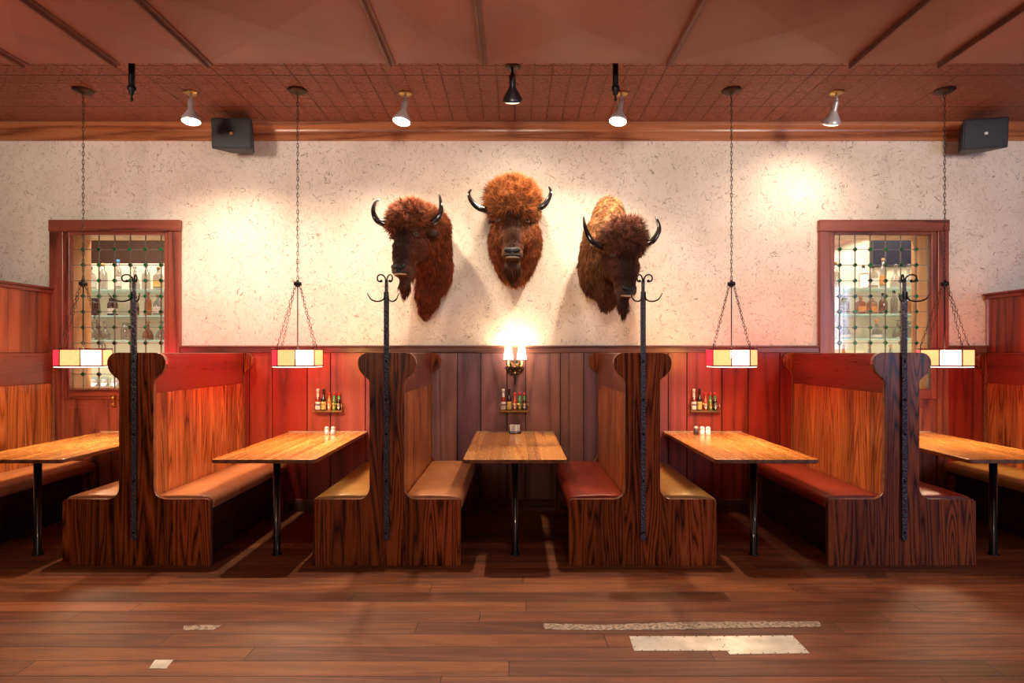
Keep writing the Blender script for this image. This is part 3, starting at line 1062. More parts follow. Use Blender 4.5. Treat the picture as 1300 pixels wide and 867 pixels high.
def make_pendant(label, first_x):
    t = thing('pendant_lamp', label, 'pendant lamp', (first_x, 4.80, CEIL), 0, 'stained glass pendant lamps')
    z = lambda v: v - CEIL
    bm = B()
    add_lathe(bm, [(0, 0), (0.078, 0), (0.078, -0.006), (0.062, -0.018), (0.022, -0.026), (0.012, -0.034), (0, -0.034)], n=28)
    obj('canopy', bm, 'bronze', t)
    bm = B()
    chain(bm, (0, 0, -0.03), (0, 0, z(ZH + 0.03)), 0.021, 0.0085, 0.0022)
    add_tube(bm, [(0.003 * math.sin(k * 0.9), 0.003 * math.cos(k * 0.9), -0.03 + (z(ZH) + 0.03) * k / 40) for k in range(41)], 0.0016, 5)
    obj('chain', bm, 'bronze', t)
    bm = B()
    add_lathe(bm, [(0, 0.032), (0.010, 0.03), (0.012, 0.018), (0.030, 0.014), (0.032, -0.012), (0.018, -0.018), (0.006, -0.03), (0, -0.03)], (0, 0, z(ZH)), 16)
    obj('hub', bm, 'dark_iron', t)
    bm = B()
    add_tube(bm, [(0, 0, z(ZH - 0.02)), (0, 0, z(ZT - 0.02))], 0.0045, 8)
    obj('rod', bm, 'dark_iron', t)
    rot = R(17)
    cr = [Vector((RL * math.cos(rot + k * PI / 4 + PI / 8), RL * math.sin(rot + k * PI / 4 + PI / 8), 0)) for k in range(8)]
    for k in range(4):
        c = cr[(2 * k + 1) % 8] * 0.97
        bm = B()
        chain(bm, (c.x * 0.13, c.y * 0.13, z(ZH - 0.012)), (c.x, c.y, z(ZT + 0.03)), 0.019, 0.0078, 0.0019)
        add_tube(bm, [Vector((c.x * 0.99, c.y * 0.99, z(ZT + 0.042))), Vector((c.x * 1.03, c.y * 1.03, z(ZT + 0.034))),
                      Vector((c.x * 1.03, c.y * 1.03, z(ZT + 0.012))), Vector((c.x, c.y, z(ZT)))], 0.003, 6)
        obj('support_chain', bm, 'bronze', t)
    # eight glass panels in a metal frame
    cols = ['g_red', 'g_amber', 'g_pink', 'g_amber', 'g_red', 'g_red', 'g_pink', 'g_amber']
    for k in range(8):
        a, b = cr[k], cr[(k + 1) % 8]
        n_ = ((a + b) / 2).normalized()
        e = (b - a).normalized()
        bm = B()
        mt = Matrix((( e.x, n_.x, 0), (e.y, n_.y, 0), (0, 0, 1)))
        add_box(bm, Vector(((a.x + b.x) / 2, (a.y + b.y) / 2, z((ZB + ZT) / 2))), ((b - a).length - 0.012, 0.004, ZT - ZB - 0.02), mt)
        o = obj('glass_panel', bm, cols[k], t)
        o['label'] = {'g_red': 'red glass panel', 'g_amber': 'amber glass panel', 'g_pink': 'pale pink glass panel'}[cols[k]]
    bm = B()
    for k in range(8):
        a, b = cr[k], cr[(k + 1) % 8]
        for zz, rr in ((ZT, 0.0055), (ZB + 0.006, 0.006)):
            add_tube(bm, [(a.x, a.y, z(zz)), (b.x, b.y, z(zz))], rr, 6)
        add_tube(bm, [(a.x, a.y, z(ZB)), (a.x, a.y, z(ZT))], 0.0045, 6)
    for k in range(4):
        c = cr[(2 * k + 1) % 8]
        add_tube(bm, [(0, 0, z(ZT - 0.02)), (c.x, c.y, z(ZT - 0.004))], 0.004, 6)
    obj('shade_frame', bm, 'came_red', t)
    bm = B()
    add_prism(bm, [(c.x * 0.985, c.y * 0.985) for c in cr], z(ZB - 0.006), z(ZB), axis='z')
    obj('diffuser', bm, 'diffuser', t)
    bm = B()
    add_lathe(bm, [(0.012, -0.01), (0.022, -0.02), (0.03, -0.045), (0.022, -0.07), (0, -0.078)], (0, 0, z(ZT)), 14)
    obj('bulb', bm, 'bulb', t)
    return t


PX = ((-3.556, 'pendant lamp with stained glass shade over the far left table', R(-188.5)),
      (-1.790, 'pendant lamp with stained glass shade over the table with steel shakers', R(-204.5)),
      (1.782, 'pendant lamp with stained glass shade over the table with white shakers', R(-240)),
      (3.538, 'pendant lamp with stained glass shade over the far right table', R(-266)))
pend = make_pendant(PX[0][1], PX[0][0])
pend.rotation_euler = (0, 0, PX[0][2])
for x, lab, rz in PX[1:]:
    d_ = dup(pend, (x, 4.80, CEIL), rz, lab)
    if x == PX[1][0]:
        gp = sorted(child(d_, 'glass_panel'), key=lambda o: o.name)
        for o, c in zip(gp, ['g_red', 'g_amber', 'g_pink', 'g_amber', 'g_amber', 'g_pink', 'g_red', 'g_red']):
            o.data = o.data.copy()
            o.data.materials[0] = M[c]
            o['label'] = {'g_red': 'red glass panel', 'g_amber': 'amber glass panel', 'g_pink': 'pale pink glass panel'}[c]

# ------------------------------------------------------------------ ceiling spotlights


def spotlight(x, y, label, tilt, lens, metal):
    t = thing('spotlight', label, 'spotlight', (x, y, CEIL), 0, 'ceiling spotlights above the booths')
    bm = B()
    add_lathe(bm, [(0, 0), (0.058, 0), (0.058, -0.006), (0.045, -0.014), (0.015, -0.018), (0, -0.018)], n=24)
    obj('mounting_plate', bm, 'brass' if metal == 'chrome' else 'bronze', t)
    bm = B()
    add_tube(bm, [(0, 0, -0.014), (0, 0, -0.055)], 0.009, 10)
    add_ell(bm, (0, 0, -0.058), (0.015, 0.015, 0.015), 12)
    obj('swivel', bm, 'chrome' if metal == 'chrome' else 'dark_iron', t)
    e = Euler((tilt[0], tilt[1], 0)).to_matrix()
    bm = B()
    add_lathe(bm, [(0, -0.005), (0.021, -0.006), (0.024, -0.02), (0.024, -0.085), (0.030, -0.098), (0.052, -0.135), (0.070, -0.165), (0.076, -0.185), (0.074, -0.196), (0.069, -0.19)], (0, 0, -0.058), 24, mt=e)
    obj('lamp_head', bm, metal, t)
    bm = B()
    add_lathe(bm, [(0.070, -0.188), (0.055, -0.2), (0.03, -0.206), (0, -0.208)], (0, 0, -0.058), 24, mt=e)
    obj('lens', bm, lens, t)
    d = e @ Vector((0, 0, -1))
    return Vector((x, y, CEIL - 0.058)) + d * 0.225, d


M['head_dark'] = plain('dark_lamp_head', (0.07, 0.07, 0.085), 0.35, 0.8, bstr=0)
SP = [
    spotlight(-2.69, 4.84, 'lit ceiling spotlight beside the left speaker', (R(-5), R(-3)), 'bulb', 'chrome'),
    spotlight(-0.915, 4.86, 'lit silver ceiling spotlight above the left bison head', (R(-8), R(8)), 'bulb', 'chrome'),
    spotlight(-0.02, 4.40, 'dark ceiling spotlight above the middle bison head, turned to the wall', (R(28), 0), 'bulb_dim', 'head_dark'),
    spotlight(0.885, 4.86, 'brightly lit ceiling spotlight above the right bison head', (R(-8), R(10)), 'bulb', 'chrome'),
    spotlight(2.67, 4.84, 'silver ceiling spotlight aimed at the wall near the right window', (R(24), R(2)), 'bulb_dim', 'chrome'),
]


# ------------------------------------------------------------------ loudspeakers
def speaker(p, rz, tilt, label, logo, w=0.36):
    t = thing('loudspeaker', label, 'loudspeaker', p, 0)
    t.rotation_euler = (tilt, 0, rz)
    h, d = 0.27, 0.24
    bm = B()
    fr = [(-w / 2, 0, -h / 2), (w / 2, 0, -h / 2), (w / 2, 0, h / 2), (-w / 2, 0, h / 2)]
    bk = [(-w * 0.28, d, -h * 0.42), (w * 0.28, d, -h * 0.42), (w * 0.28, d, h * 0.42), (-w * 0.28, d, h * 0.42)]
    A = [bm.verts.new(v) for v in fr]
    Bk = [bm.verts.new(v) for v in bk]
    bm.faces.new(A); bm.faces.new(Bk[::-1])
    for i in range(4):
        bm.faces.new((A[i], Bk[i], Bk[(i + 1) % 4], A[(i + 1) % 4]))
    obj('cabinet', bm, 'black_plastic', t, bevel=0.010, seg=3)
    bm = B(); box2(bm, -w / 2 + 0.012, w / 2 - 0.012, -0.006, 0.004, -h / 2 + 0.012, h / 2 - 0.012)
    obj('grille', bm, 'grille', t, bevel=0.004)
    bm = B(); box2(bm, -0.013, 0.013, -0.009, -0.005, -0.012, 0.010)
    obj('badge', bm, logo, t, bevel=0.001)
    bm = B()
    box2(bm, -0.03, 0.03, d - 0.02, d + 0.075, -0.02, 0.02)
    obj('bracket', bm, 'dark_iron', t)


speaker((-2.53, 5.20, 3.455), R(2), R(4), 'black loudspeaker under the crown moulding beside a lit spotlight', 'logo_o')
speaker((4.20, 5.20, 3.455), R(-12), R(4), 'grey black loudspeaker at the right end of the crown moulding', 'logo_w')

# ------------------------------------------------------------------ sconce
t = thing('wall_sconce', 'ornate two-arm metal wall sconce with glowing shades above the central table', 'wall sconce', (0.0, WALL - 0.022, 1.34))
bm = B()
add_lathe(bm, [(0, 0), (0.062, 0.0), (0.066, 0.006), (0.058, 0.014), (0.05, 0.012), (0.044, 0.02), (0.03, 0.026), (0.012, 0.03), (0, 0.034)],
          (0, 0, 0.02), 24, mt=Matrix.Rotation(R(90), 3, 'X'))
for k in range(10):
    a = 2 * PI * k / 10
    add_ell(bm, (0.056 * math.cos(a), -0.014, 0.02 + 0.056 * math.sin(a)), (0.010, 0.008, 0.010), 8)
add_ell(bm, (0, -0.03, 0.02), (0.016, 0.014, 0.016), 10)
obj('back_plate', bm, 'bronze', t)
bm = B()
add_tube(bm, [(0, -0.012, -0.02), (0, -0.016, -0.08), (0, -0.016, -0.125)], [0.013, 0.010, 0.008], 10)
add_ell(bm, (0, -0.016, -0.130), (0.010, 0.010, 0.016), 10)
obj('tail', bm, 'bronze', t)
for s in (-1, 1):
    bm = B()
    pts = [(s * 0.01, -0.03, -0.03), (s * 0.035, -0.05, -0.038), (s * 0.06, -0.068, -0.028), (s * 0.078, -0.08, -0.002), (s * 0.082, -0.085, 0.03)]
    add_tube(bm, pts, [0.008, 0.008, 0.007, 0.006, 0.006], 8)
    # leaf tip outside each arm
    add_tube(bm, [(s * 0.055, -0.06, -0.012), (s * 0.075, -0.07, 0.008), (s * 0.105, -0.08, 0.018)], [0.008, 0.007, 0.001], 6)
    obj('arm', bm, 'bronze', t)
    bm = B()
    x = s * 0.062
    add_lathe(bm, [(0, 0.0), (0.018, 0.002), (0.014, 0.012), (0.009, 0.016), (0.009, 0.055), (0, 0.055)], (x, -0.085, 0.028), 14)
    obj('candle_socket', bm, 'brass', t)
    bm = B()
    prof = [(0.046, 0.085), (0.043, 0.11), (0.037, 0.15), (0.030, 0.20), (0.028, 0.2), (0.035, 0.15), (0.041, 0.11), (0.044, 0.085), (0.046, 0.085)]
    add_lathe(bm, prof, (x, -0.085, 0.010), 22)
    add_ell(bm, (x, -0.085, 0.135), (0.016, 0.016, 0.03), 12)
    obj('lamp_shade', bm, 'shade_white', t)


# ------------------------------------------------------------------ sauce racks on the wall with their bottles
def sauce(name_label, x, y, z, kind, grp):
    """a sauce bottle standing with its base at z"""
    K = {'ketchup': (0.0225, 0.205, 'ketchup', 'lab_white', 'lab_purple', 'cap_white'),
         'dark': (0.021, 0.208, 'sauce_dark', 'lab_yellow', 'lab_black', 'sauce_dark'),
         'red': (0.0185, 0.170, 'sauce_red', 'lab_white', None, 'cap_red'),
         'orange': (0.0185, 0.170, 'sauce_orange', 'lab_white', None, 'cap_red'),
         'green': (0.0185, 0.172, 'sauce_green', 'lab_yellow', 'lab_green', 'cap_red'),
         'mild': (0.0185, 0.170, 'sauce_dark', 'lab_white', 'lab_green', 'cap_red')}[kind]
    r, h, liq, l1, l2, cap = K
    tt = thing('sauce_bottle', name_label, 'sauce bottle', (x, y, z), 0, grp)
    bm = B()
    add_lathe(bm, [(0, 0), (r * 0.9, 0.0), (r, 0.005), (r, h * 0.48), (r * 0.92, h * 0.55), (r * 0.5, h * 0.66), (r * 0.42, h * 0.88), (0, h * 0.88)], n=16)
    obj('glass_body', bm, liq, tt)
    bm = B()
    add_lathe(bm, [(0, h * 0.86), (r * 0.58, h * 0.86), (r * 0.60, h * 0.98), (r * 0.5, h), (0, h)], n=14)
    obj('cap', bm, cap, tt)
    bm = B()
    if kind in ('ketchup', 'dark'):
        add_lathe(bm, [(r * 1.03, h * 0.07), (r * 1.03, h * 0.42)], n=16)
        if kind == 'ketchup':
            pass
            add_lathe(bm, [(r * 1.04, h * 0.24), (r * 1.04, h * 0.33)], n=16, mi=1)
    else:
        # diamond-shaped label wrapped on the front
        vs = []
        for u, w in ((0, -1), (0.5, -0.5), (1, 0), (0.5, 0.5), (0, 1), (-0.5, 0.5), (-1, 0), (-0.5, -0.5)):
            a = -PI / 2 + u * 0.95
            vs.append(bm.verts.new((math.cos(a) * r * 1.04, math.sin(a) * r * 1.04, h * (0.27 + 0.2 * w))))
        c0 = bm.verts.new((0, -r * 1.05, h * 0.27))
        for i in range(8):
            bm.faces.new((vs[i], vs[(i + 1) % 8], c0))
    obj('label', bm, [l1, l2 or l1], tt)
    if kind == 'ketchup' or (l2 and kind != 'dark'):
        bm = B()
        add_lathe(bm, [(r * 0.60, h * 0.64), (r * 0.5, h * 0.70), (r * 0.47, h * 0.84)], n=14)
        obj('neck_label', bm, l1 if kind == 'ketchup' else l2, tt)


def sauce_rack(cx, bar, where, order, px):
    y = WALL - 0.022
    t = thing('sauce_rack', 'small metal wall rack holding sauce bottles ' + bar, 'rack', (cx, y, 0.952), 0, 'wall racks of sauce bottles')
    w = 0.132
    bm = B()
    box2(bm, -w, w, -0.066, -0.001, -0.008, 0.0)
    obj('shelf', bm, 'bronze', t, bevel=0.002, seg=1)
    bm = B()
    add_tube(bm, [(-w, -0.001, 0.066), (-w, -0.064, 0.066), (w, -0.064, 0.066), (w, -0.001, 0.066)], 0.0035, 6)
    box2(bm, -w, w, -0.0665, -0.0635, -0.008, 0.008)
    for x in (-w, w):
        add_tube(bm, [(x, -0.064, -0.004), (x, -0.064, 0.066)], 0.0035, 6)
        add_tube(bm, [(x, -0.003, -0.004), (x, -0.003, 0.068)], 0.0035, 6)
    obj('guard_rail', bm, 'brass', t)
    names = {'ketchup': 'tall white-capped ketchup bottle', 'dark': 'tall dark sauce bottle with yellow label', 'red': 'small red hot sauce bottle',
             'orange': 'small orange hot sauce bottle', 'green': 'small green hot sauce bottle', 'mild': 'small dark hot sauce bottle with red cap'}
    for dx, k in zip(px, order):
        sauce(names[k] + ' in ' + where, cx + dx, y - 0.034, 0.9525, k, 'bottles in the sauce racks')


DX = (-0.100, -0.046, 0.008, 0.053, 0.098)
sauce_rack(-1.752, 'above the table with steel shakers', 'the rack left of the sconce', ('ketchup', 'dark', 'orange', 'green', 'mild'), DX)
sauce_rack(-0.01, 'under the sconce', 'the rack under the sconce', ('ketchup', 'dark', 'red', 'green', 'mild'), DX)
sauce_rack(1.78, 'above the table with white shakers', 'the rack right of the sconce', ('ketchup', 'dark', 'red', 'green', 'mild'), DX)


def shaker(p, label, body, h=0.072, r=0.021):
    t = thing('shaker', label, 'shaker', p, 0, 'salt and pepper shakers')
    bm = B()
    add_lathe(bm, [(0, 0), (r, 0), (r * 1.03, 0.006), (r * 0.94, h * 0.7), (0, h * 0.7)], n=16)
    obj('body', bm, body, t)
    bm = B()
    add_lathe(bm, [(0, h * 0.69), (r * 0.99, h * 0.69), (r, h * 0.86), (r * 0.6, h), (0, h)], n=16)
    obj('cap', bm, 'chrome' if body != 'salt' else 'cap_white', t)


shaker((-1.722, 5.33, 0.7505), 'silver shaker on the second table, to the left of its pair', 'chrome')
shaker((-1.668, 5.34, 0.7505), 'silver shaker on the second table, to the right of its pair', 'chrome')
shaker((1.665, 5.36, 0.7505), 'dark pepper shaker beside the white ones', 'pepper')
shaker((1.712, 5.33, 0.7505), 'white shaker next to the dark pepper shaker', 'salt')
shaker((1.762, 5.32, 0.7505), 'white shaker at the right end of the shaker group', 'salt')

t = thing('sugar_caddy', 'small caddy of pink and pale packets on the central table', 'sugar caddy', (0.0, 5.40, 0.7505))
bm = B()
box2(bm, -0.052, 0.052, -0.032, 0.032, 0, 0.006)
for x in (-0.052, 0.052):
    add_tube(bm, [(x, -0.032, 0.003), (x, -0.032, 0.022), (x, 0.032, 0.022), (x, 0.032, 0.003)], 0.003, 6)
add_tube(bm, [(-0.052, -0.032, 0.022), (0.052, -0.032, 0.022)], 0.003, 6)
obj('wire_holder', bm, 'dark_iron', t)
random.seed(3)
for i, x in enumerate((-0.036, -0.014, 0.010, 0.033)):
    for j, y in enumerate((-0.018, 0.0, 0.018)):
        bm = B()
        add_box(bm, (x, y, 0.038 + random.uniform(0, 0.008)), (0.022, 0.006, 0.070), Euler((R(random.uniform(-8, 8)), R(random.uniform(-10, 10)), 0)).to_matrix())
        tag(obj('sugar_packet', bm, random.choice(['packet_pink', 'packet_blue', 'packet_pink', 'lab_white']), None, bevel=0.002, loc=(0, 5.40, 0.7535)),
            'small sweetener packet standing in the caddy on the central table', 'packet', 'sweetener packets in the caddy')

# ------------------------------------------------------------------ floor patches


def patch(name, label, pts, mat, rag=0.0, h=0.0022, group=None, nails=False):
    w = [((x - VX) * (EYE * F / (y - HY)) / F, EYE * F / (y - HY)) for x, y in pts]
    o = []
    for i in range(len(w)):
        a, b = Vector(w[i]), Vector(w[(i + 1) % len(w)])
        n = max(1, int((b - a).length / 0.03)) if rag else 1
        for k in range(n):
            p = a.lerp(b, k / n)
            if rag:
                p += Vector((random.uniform(-1, 1), random.uniform(-1, 1))) * rag
            o.append((p.x, p.y))
    bm = B(); add_prism(bm, o, 0.0002, h, axis='z')
    c = tag(obj(name, bm, mat), label, 'floor patch', group)
    if nails:
        bm = B()
        for i in range(len(w)):
            a, b = Vector(w[i]), Vector(w[(i + 1) % len(w)])
            ctr = sum((Vector(q) for q in w), Vector((0, 0))) / len(w)
            n = max(2, int((b - a).length / 0.06))
            for k in range(n):
                p = a.lerp(b, (k + 0.5) / n)
                p = p + (ctr - p).normalized() * 0.008
                add_lathe(bm, [(0.004, h), (0.003, h + 0.001), (0, h + 0.0012)], (p.x, p.y, 0), 8)
        obj('nail_heads', bm, 'dark_iron', c)


patch('metal_plate', 'smooth pale metal patch plate on the floor, left of the creased one', [(799, 808), (909, 808), (924, 826.5), (805, 826.5)], 'plate', nails=True, group='metal plates on the floor')
patch('metal_plate', 'creased pale metal patch plate on the floor, right of the smooth one', [(909.6, 808), (1006, 807), (1028, 829.5), (926.5, 831)], 'plate', nails=True, group='metal plates on the floor')
patch('metal_plate', 'small pale metal patch on the floorboards below the leftmost booth', [(197, 838), (220, 838), (211, 849), (189, 849)], 'plate', group='metal plates on the floor')
patch('wood_filler_strip', 'long flaking pale strip of worn filler between the floorboards', [(689, 792), (760, 793.5), (855, 790.5), (935, 789.5), (1040, 789), (1042, 795.5), (938, 797.5), (860, 799.5), (760, 800.5), (692, 799)], 'filler', rag=0.004)
patch('worn_patch', 'short pale worn patch on the floor in front of the left booths', [(233, 795), (258, 793.5), (282, 794), (270, 800), (233, 800.5)], 'filler', rag=0.004)

# ------------------------------------------------------------------ the bar shelves behind the windows
ORD = ['leftmost', 'second from left', 'third from left', 'fourth from left', 'fifth from left', 'sixth from left', 'seventh from left', 'eighth from left']
SH_Y = 6.15
PROT = {}


def bottle(shape, glass, label_m, cap_m):
    key = (shape, glass, label_m, cap_m)
    if key in PROT:
        return PROT[key]
    S = {
        'round': ([(0, 0), (0.040, 0), (0.043, 0.008), (0.043, 0.15), (0.036, 0.185), (0.016, 0.21), (0.014, 0.265), (0, 0.265)], 18, 0.265),
        'square': ([(0, 0), (0.052, 0), (0.054, 0.006), (0.054, 0.14), (0.046, 0.165), (0.017, 0.185), (0.015, 0.23), (0, 0.23)], 4, 0.23),
        'decanter': ([(0, 0), (0.05, 0), (0.064, 0.015), (0.066, 0.06), (0.052, 0.11), (0.022, 0.15), (0.017, 0.20), (0.022, 0.208), (0, 0.208)], 18, 0.208),
        'slim': ([(0, 0), (0.033, 0), (0.035, 0.008), (0.035, 0.19), (0.028, 0.22), (0.013, 0.245), (0.013, 0.30), (0, 0.30)], 16, 0.30),
        'jar': ([(0, 0), (0.046, 0), (0.05, 0.01), (0.05, 0.13), (0.04, 0.155), (0.030, 0.16), (0.030, 0.175), (0, 0.175)], 18, 0.175),
    }[shape]
    prof, n, h = S
    t = thing('bottle', '', 'bottle', (0, -50, 0), 0, 'bottles on the back bar shelves')
    ph = PI / 4 if n == 4 else 0
    bm = B(); add_lathe(bm, prof, n=n, phase=ph, smooth=n > 4)
    obj('glass_body', bm, glass, t)
    bm = B()
    if shape == 'decanter':
        add_lathe(bm, [(0, h), (0.010, h), (0.012, h + 0.012), (0.024, h + 0.026), (0.022, h + 0.045), (0, h + 0.055)], n=14)
    else:
        r = prof[-2][0] * 1.2
        add_lathe(bm, [(0, h - 0.012), (r, h - 0.012), (r, h + 0.020), (0, h + 0.022)], n=14)
    obj('stopper', bm, cap_m, t)
    if label_m:
        bm = B()
        R0 = prof[3][0] if shape != 'decanter' else 0.067
        z0, z1 = (0.02, 0.055) if shape == 'decanter' else (h * 0.14, h * 0.46)
        add_lathe(bm, [(R0 * 1.015, z0), (R0 * 1.015, z1)], n=n, phase=ph, smooth=n > 4)
        obj('label', bm, label_m, t)
    PROT[key] = t
    return t


def put_bottle(key, px, sy, where, shelf):
    p = bottle(*key)
    loc = at(px, sy, SH_Y)
    gname = {'bot_clear': 'clear', 'bot_amber': 'amber', 'bot_dark': 'dark', 'bot_brown': 'brown'}[key[1]]
    sname = {'round': 'round', 'square': 'square', 'decanter': 'stoppered decanter', 'slim': 'slim', 'jar': 'squat'}[key[0]]
    ob = dup(p, (loc.x, SH_Y, loc.z + 0.0045), random.uniform(-0.3, 0.3) if key[0] == 'square' else 0,
             '%s %s bottle, %s' % (gname, sname, where))
    top = shelf == 'top shelf'
    k = 0.80 if key[0] == 'decanter' else 0.95
    ob.scale = (k, k, (1.0 if top else (0.95 if key[0] == 'jar' else 0.78)))
    return ob


shelf_glasses = 'glass shelves of the back bar'
for side, xa, xb, ys in (('left', -5.1, -3.1, (369, 401.5, 432.5, 463, 494)), ('right', 2.7, 4.6, (367, 399.5, 430.5, 462, 492))):
    for i, sy in enumerate(ys):
        z = EYE + (HY - sy) * SH_Y / F
        bm = B(); box2(bm, xa, xb, SH_Y - 0.11, 6.419, z - 0.004, z + 0.004)
        tag(obj('glass_shelf', bm, 'shelf_glass'), 'glass bar shelf behind the %s window, %s' % (side, ['topmost', 'second from the top', 'third from the top', 'fourth from the top', 'lowest'][i]), 'shelf', shelf_glasses)

CL, AM, DK, BR = 'bot_clear', 'bot_amber', 'bot_dark', 'bot_brown'
rows = {
    ('left', 'top shelf', 369): [('square', CL, 'lab_white', 'lab_black', 115), ('round', CL, None, 'lab_orange', 131), ('slim', CL, 'lab_white', 'lab_blue', 150),
                                 ('decanter', CL, None, 'bot_clear', 171), ('round', CL, None, 'lab_blue', 185.5), ('square', CL, 'lab_yellow', 'cork', 201), ('jar', CL, None, 'lab_blue', 215)],
    ('left', 'second shelf', 401.5): [('jar', DK, 'lab_black', 'lab_black', 120.5), ('jar', DK, 'lab_white', 'lab_black', 143), ('round', BR, 'lab_black', 'cork', 171), ('round', CL, 'lab_white', 'cork', 200), ('slim', AM, None, 'cork', 188)],
    ('left', 'third shelf', 432.5): [('decanter', CL, None, 'bot_clear', 103), ('decanter', CL, None, 'bot_clear', 117), ('decanter', CL, None, 'bot_clear', 133),
                                     ('jar', CL, None, 'bot_clear', 160), ('decanter', BR, None, 'cork', 188), ('decanter', CL, None, 'bot_clear', 205)],
    ('right', 'top shelf', 367): [('round', CL, None, 'cork', 1061), ('square', CL, None, 'lab_black', 1096), ('square', CL, 'lab_white', 'lab_black', 1108), ('slim', CL, 'lab_orange', 'cork', 1121),
                                  ('decanter', CL, None, 'bot_clear', 1137), ('decanter', CL, None, 'bot_clear', 1153.5)],
    ('right', 'second shelf', 399.5): [('jar', CL, None, 'bot_clear', 1072), ('square', AM, 'lab_orange', 'lab_orange', 1092.5), ('square', AM, 'lab_orange', 'lab_white', 1107), ('round', BR, None, 'lab_black', 1121),
                                       ('slim', CL, None, 'lab_black', 1135), ('jar', AM, None, 'cork', 1150)],
    ('right', 'third shelf', 430.5): [('decanter', CL, 'lab_white', 'bot_clear', 1073), ('decanter', CL, 'lab_white', 'lab_orange', 1113), ('decanter', CL, None, 'bot_clear', 1140), ('jar', CL, None, 'bot_clear', 1156)],
    ('right', 'fourth shelf', 462): [('decanter', AM, 'lab_yellow', 'cork', 1071), ('decanter', CL, None, 'cork', 1104), ('decanter', CL, None, 'cork', 1131)],
}
for (side, shelf, sy), items in rows.items():
    for i, (sh, g, l, c, px) in enumerate(sorted(items, key=lambda q: q[-1])):
        put_bottle((sh, g, l, c), px, sy, '%s on the %s behind the %s window' % (ORD[i], shelf, side), shelf)


def kill(o):
    for c in list(o.children):
        kill(c)
    bpy.data.objects.remove(o)


for t in PROT.values():
    kill(t)

# small tumblers lined up on the lower left shelves
bm = B()
add_lathe(bm, [(0, 0), (0.030, 0), (0.040, 0.03), (0.043, 0.075), (0.034, 0.12), (0.032, 0.12), (0.040, 0.075), (0.036, 0.03), (0, 0.006)], n=16)
g0 = None
for row, (sy, xs) in enumerate(((463, range(92, 214, 13)), (494, range(94, 150, 13)))):
    for px in xs:
        p = at(px, sy, SH_Y)
        loc = (p.x, SH_Y, p.z + 0.0045)
        if g0 is None:
            g0 = obj('drinking_glass', bm, 'bot_clear', None, loc=loc)
            o = g0
        else:
            o = g0.copy(); C.objects.link(o); o.location = loc
        tag(o, 'clear rounded glass in the row on the %s shelf behind the left window' % ('fourth' if row == 0 else 'lowest'), 'glass', 'glasses in a row on the %s bar shelf' % ('fourth' if row == 0 else 'lowest'))

# dark screen hung on the bar wall, dark shelf unit beyond the left window
t = thing('television', 'dark blue screen high on the wall behind the right window', 'television', at(1134, 320, 6.38))
bm = B(); box2(bm, -0.23, 0.30, 0, 0.035, -0.16, 0.22)
obj('housing', bm, 'black_plastic', t, bevel=0.006)
bm = B(); box2(bm, -0.215, 0.285, -0.004, 0.002, -0.145, 0.205)
obj('screen', bm, 'tv', t)
# raking brown bulkhead crossing the top of the right opening
bm = B(); add_prism(bm, [(3.3, 3.04), (3.3, 2.59), (3.88, 2.77), (3.88, 3.04)], 6.35, 6.418)
tag(obj('sloping_bulkhead', bm, 'bar_brown'), 'brown sloping bulkhead seen through the top of the right window', 'bulkhead')


# ------------------------------------------------------------------ bison heads
def remeshed(bm, voxel):
    me = bpy.data.meshes.new('tmp')
    bm.to_mesh(me); bm.free()
    o = bpy.data.objects.new('tmp', me)
    C.objects.link(o)
    md = o.modifiers.new('r', 'REMESH')
    md.mode, md.voxel_size = 'VOXEL', voxel
    sm = o.modifiers.new('s', 'SMOOTH')
    sm.factor, sm.iterations = 0.6, 7
    dg = bpy.context.evaluated_depsgraph_get()
    dg.update()
    me2 = bpy.data.meshes.new_from_object(o.evaluated_get(dg))
    bpy.data.objects.remove(o)
    bpy.data.meshes.remove(me)
    return me2


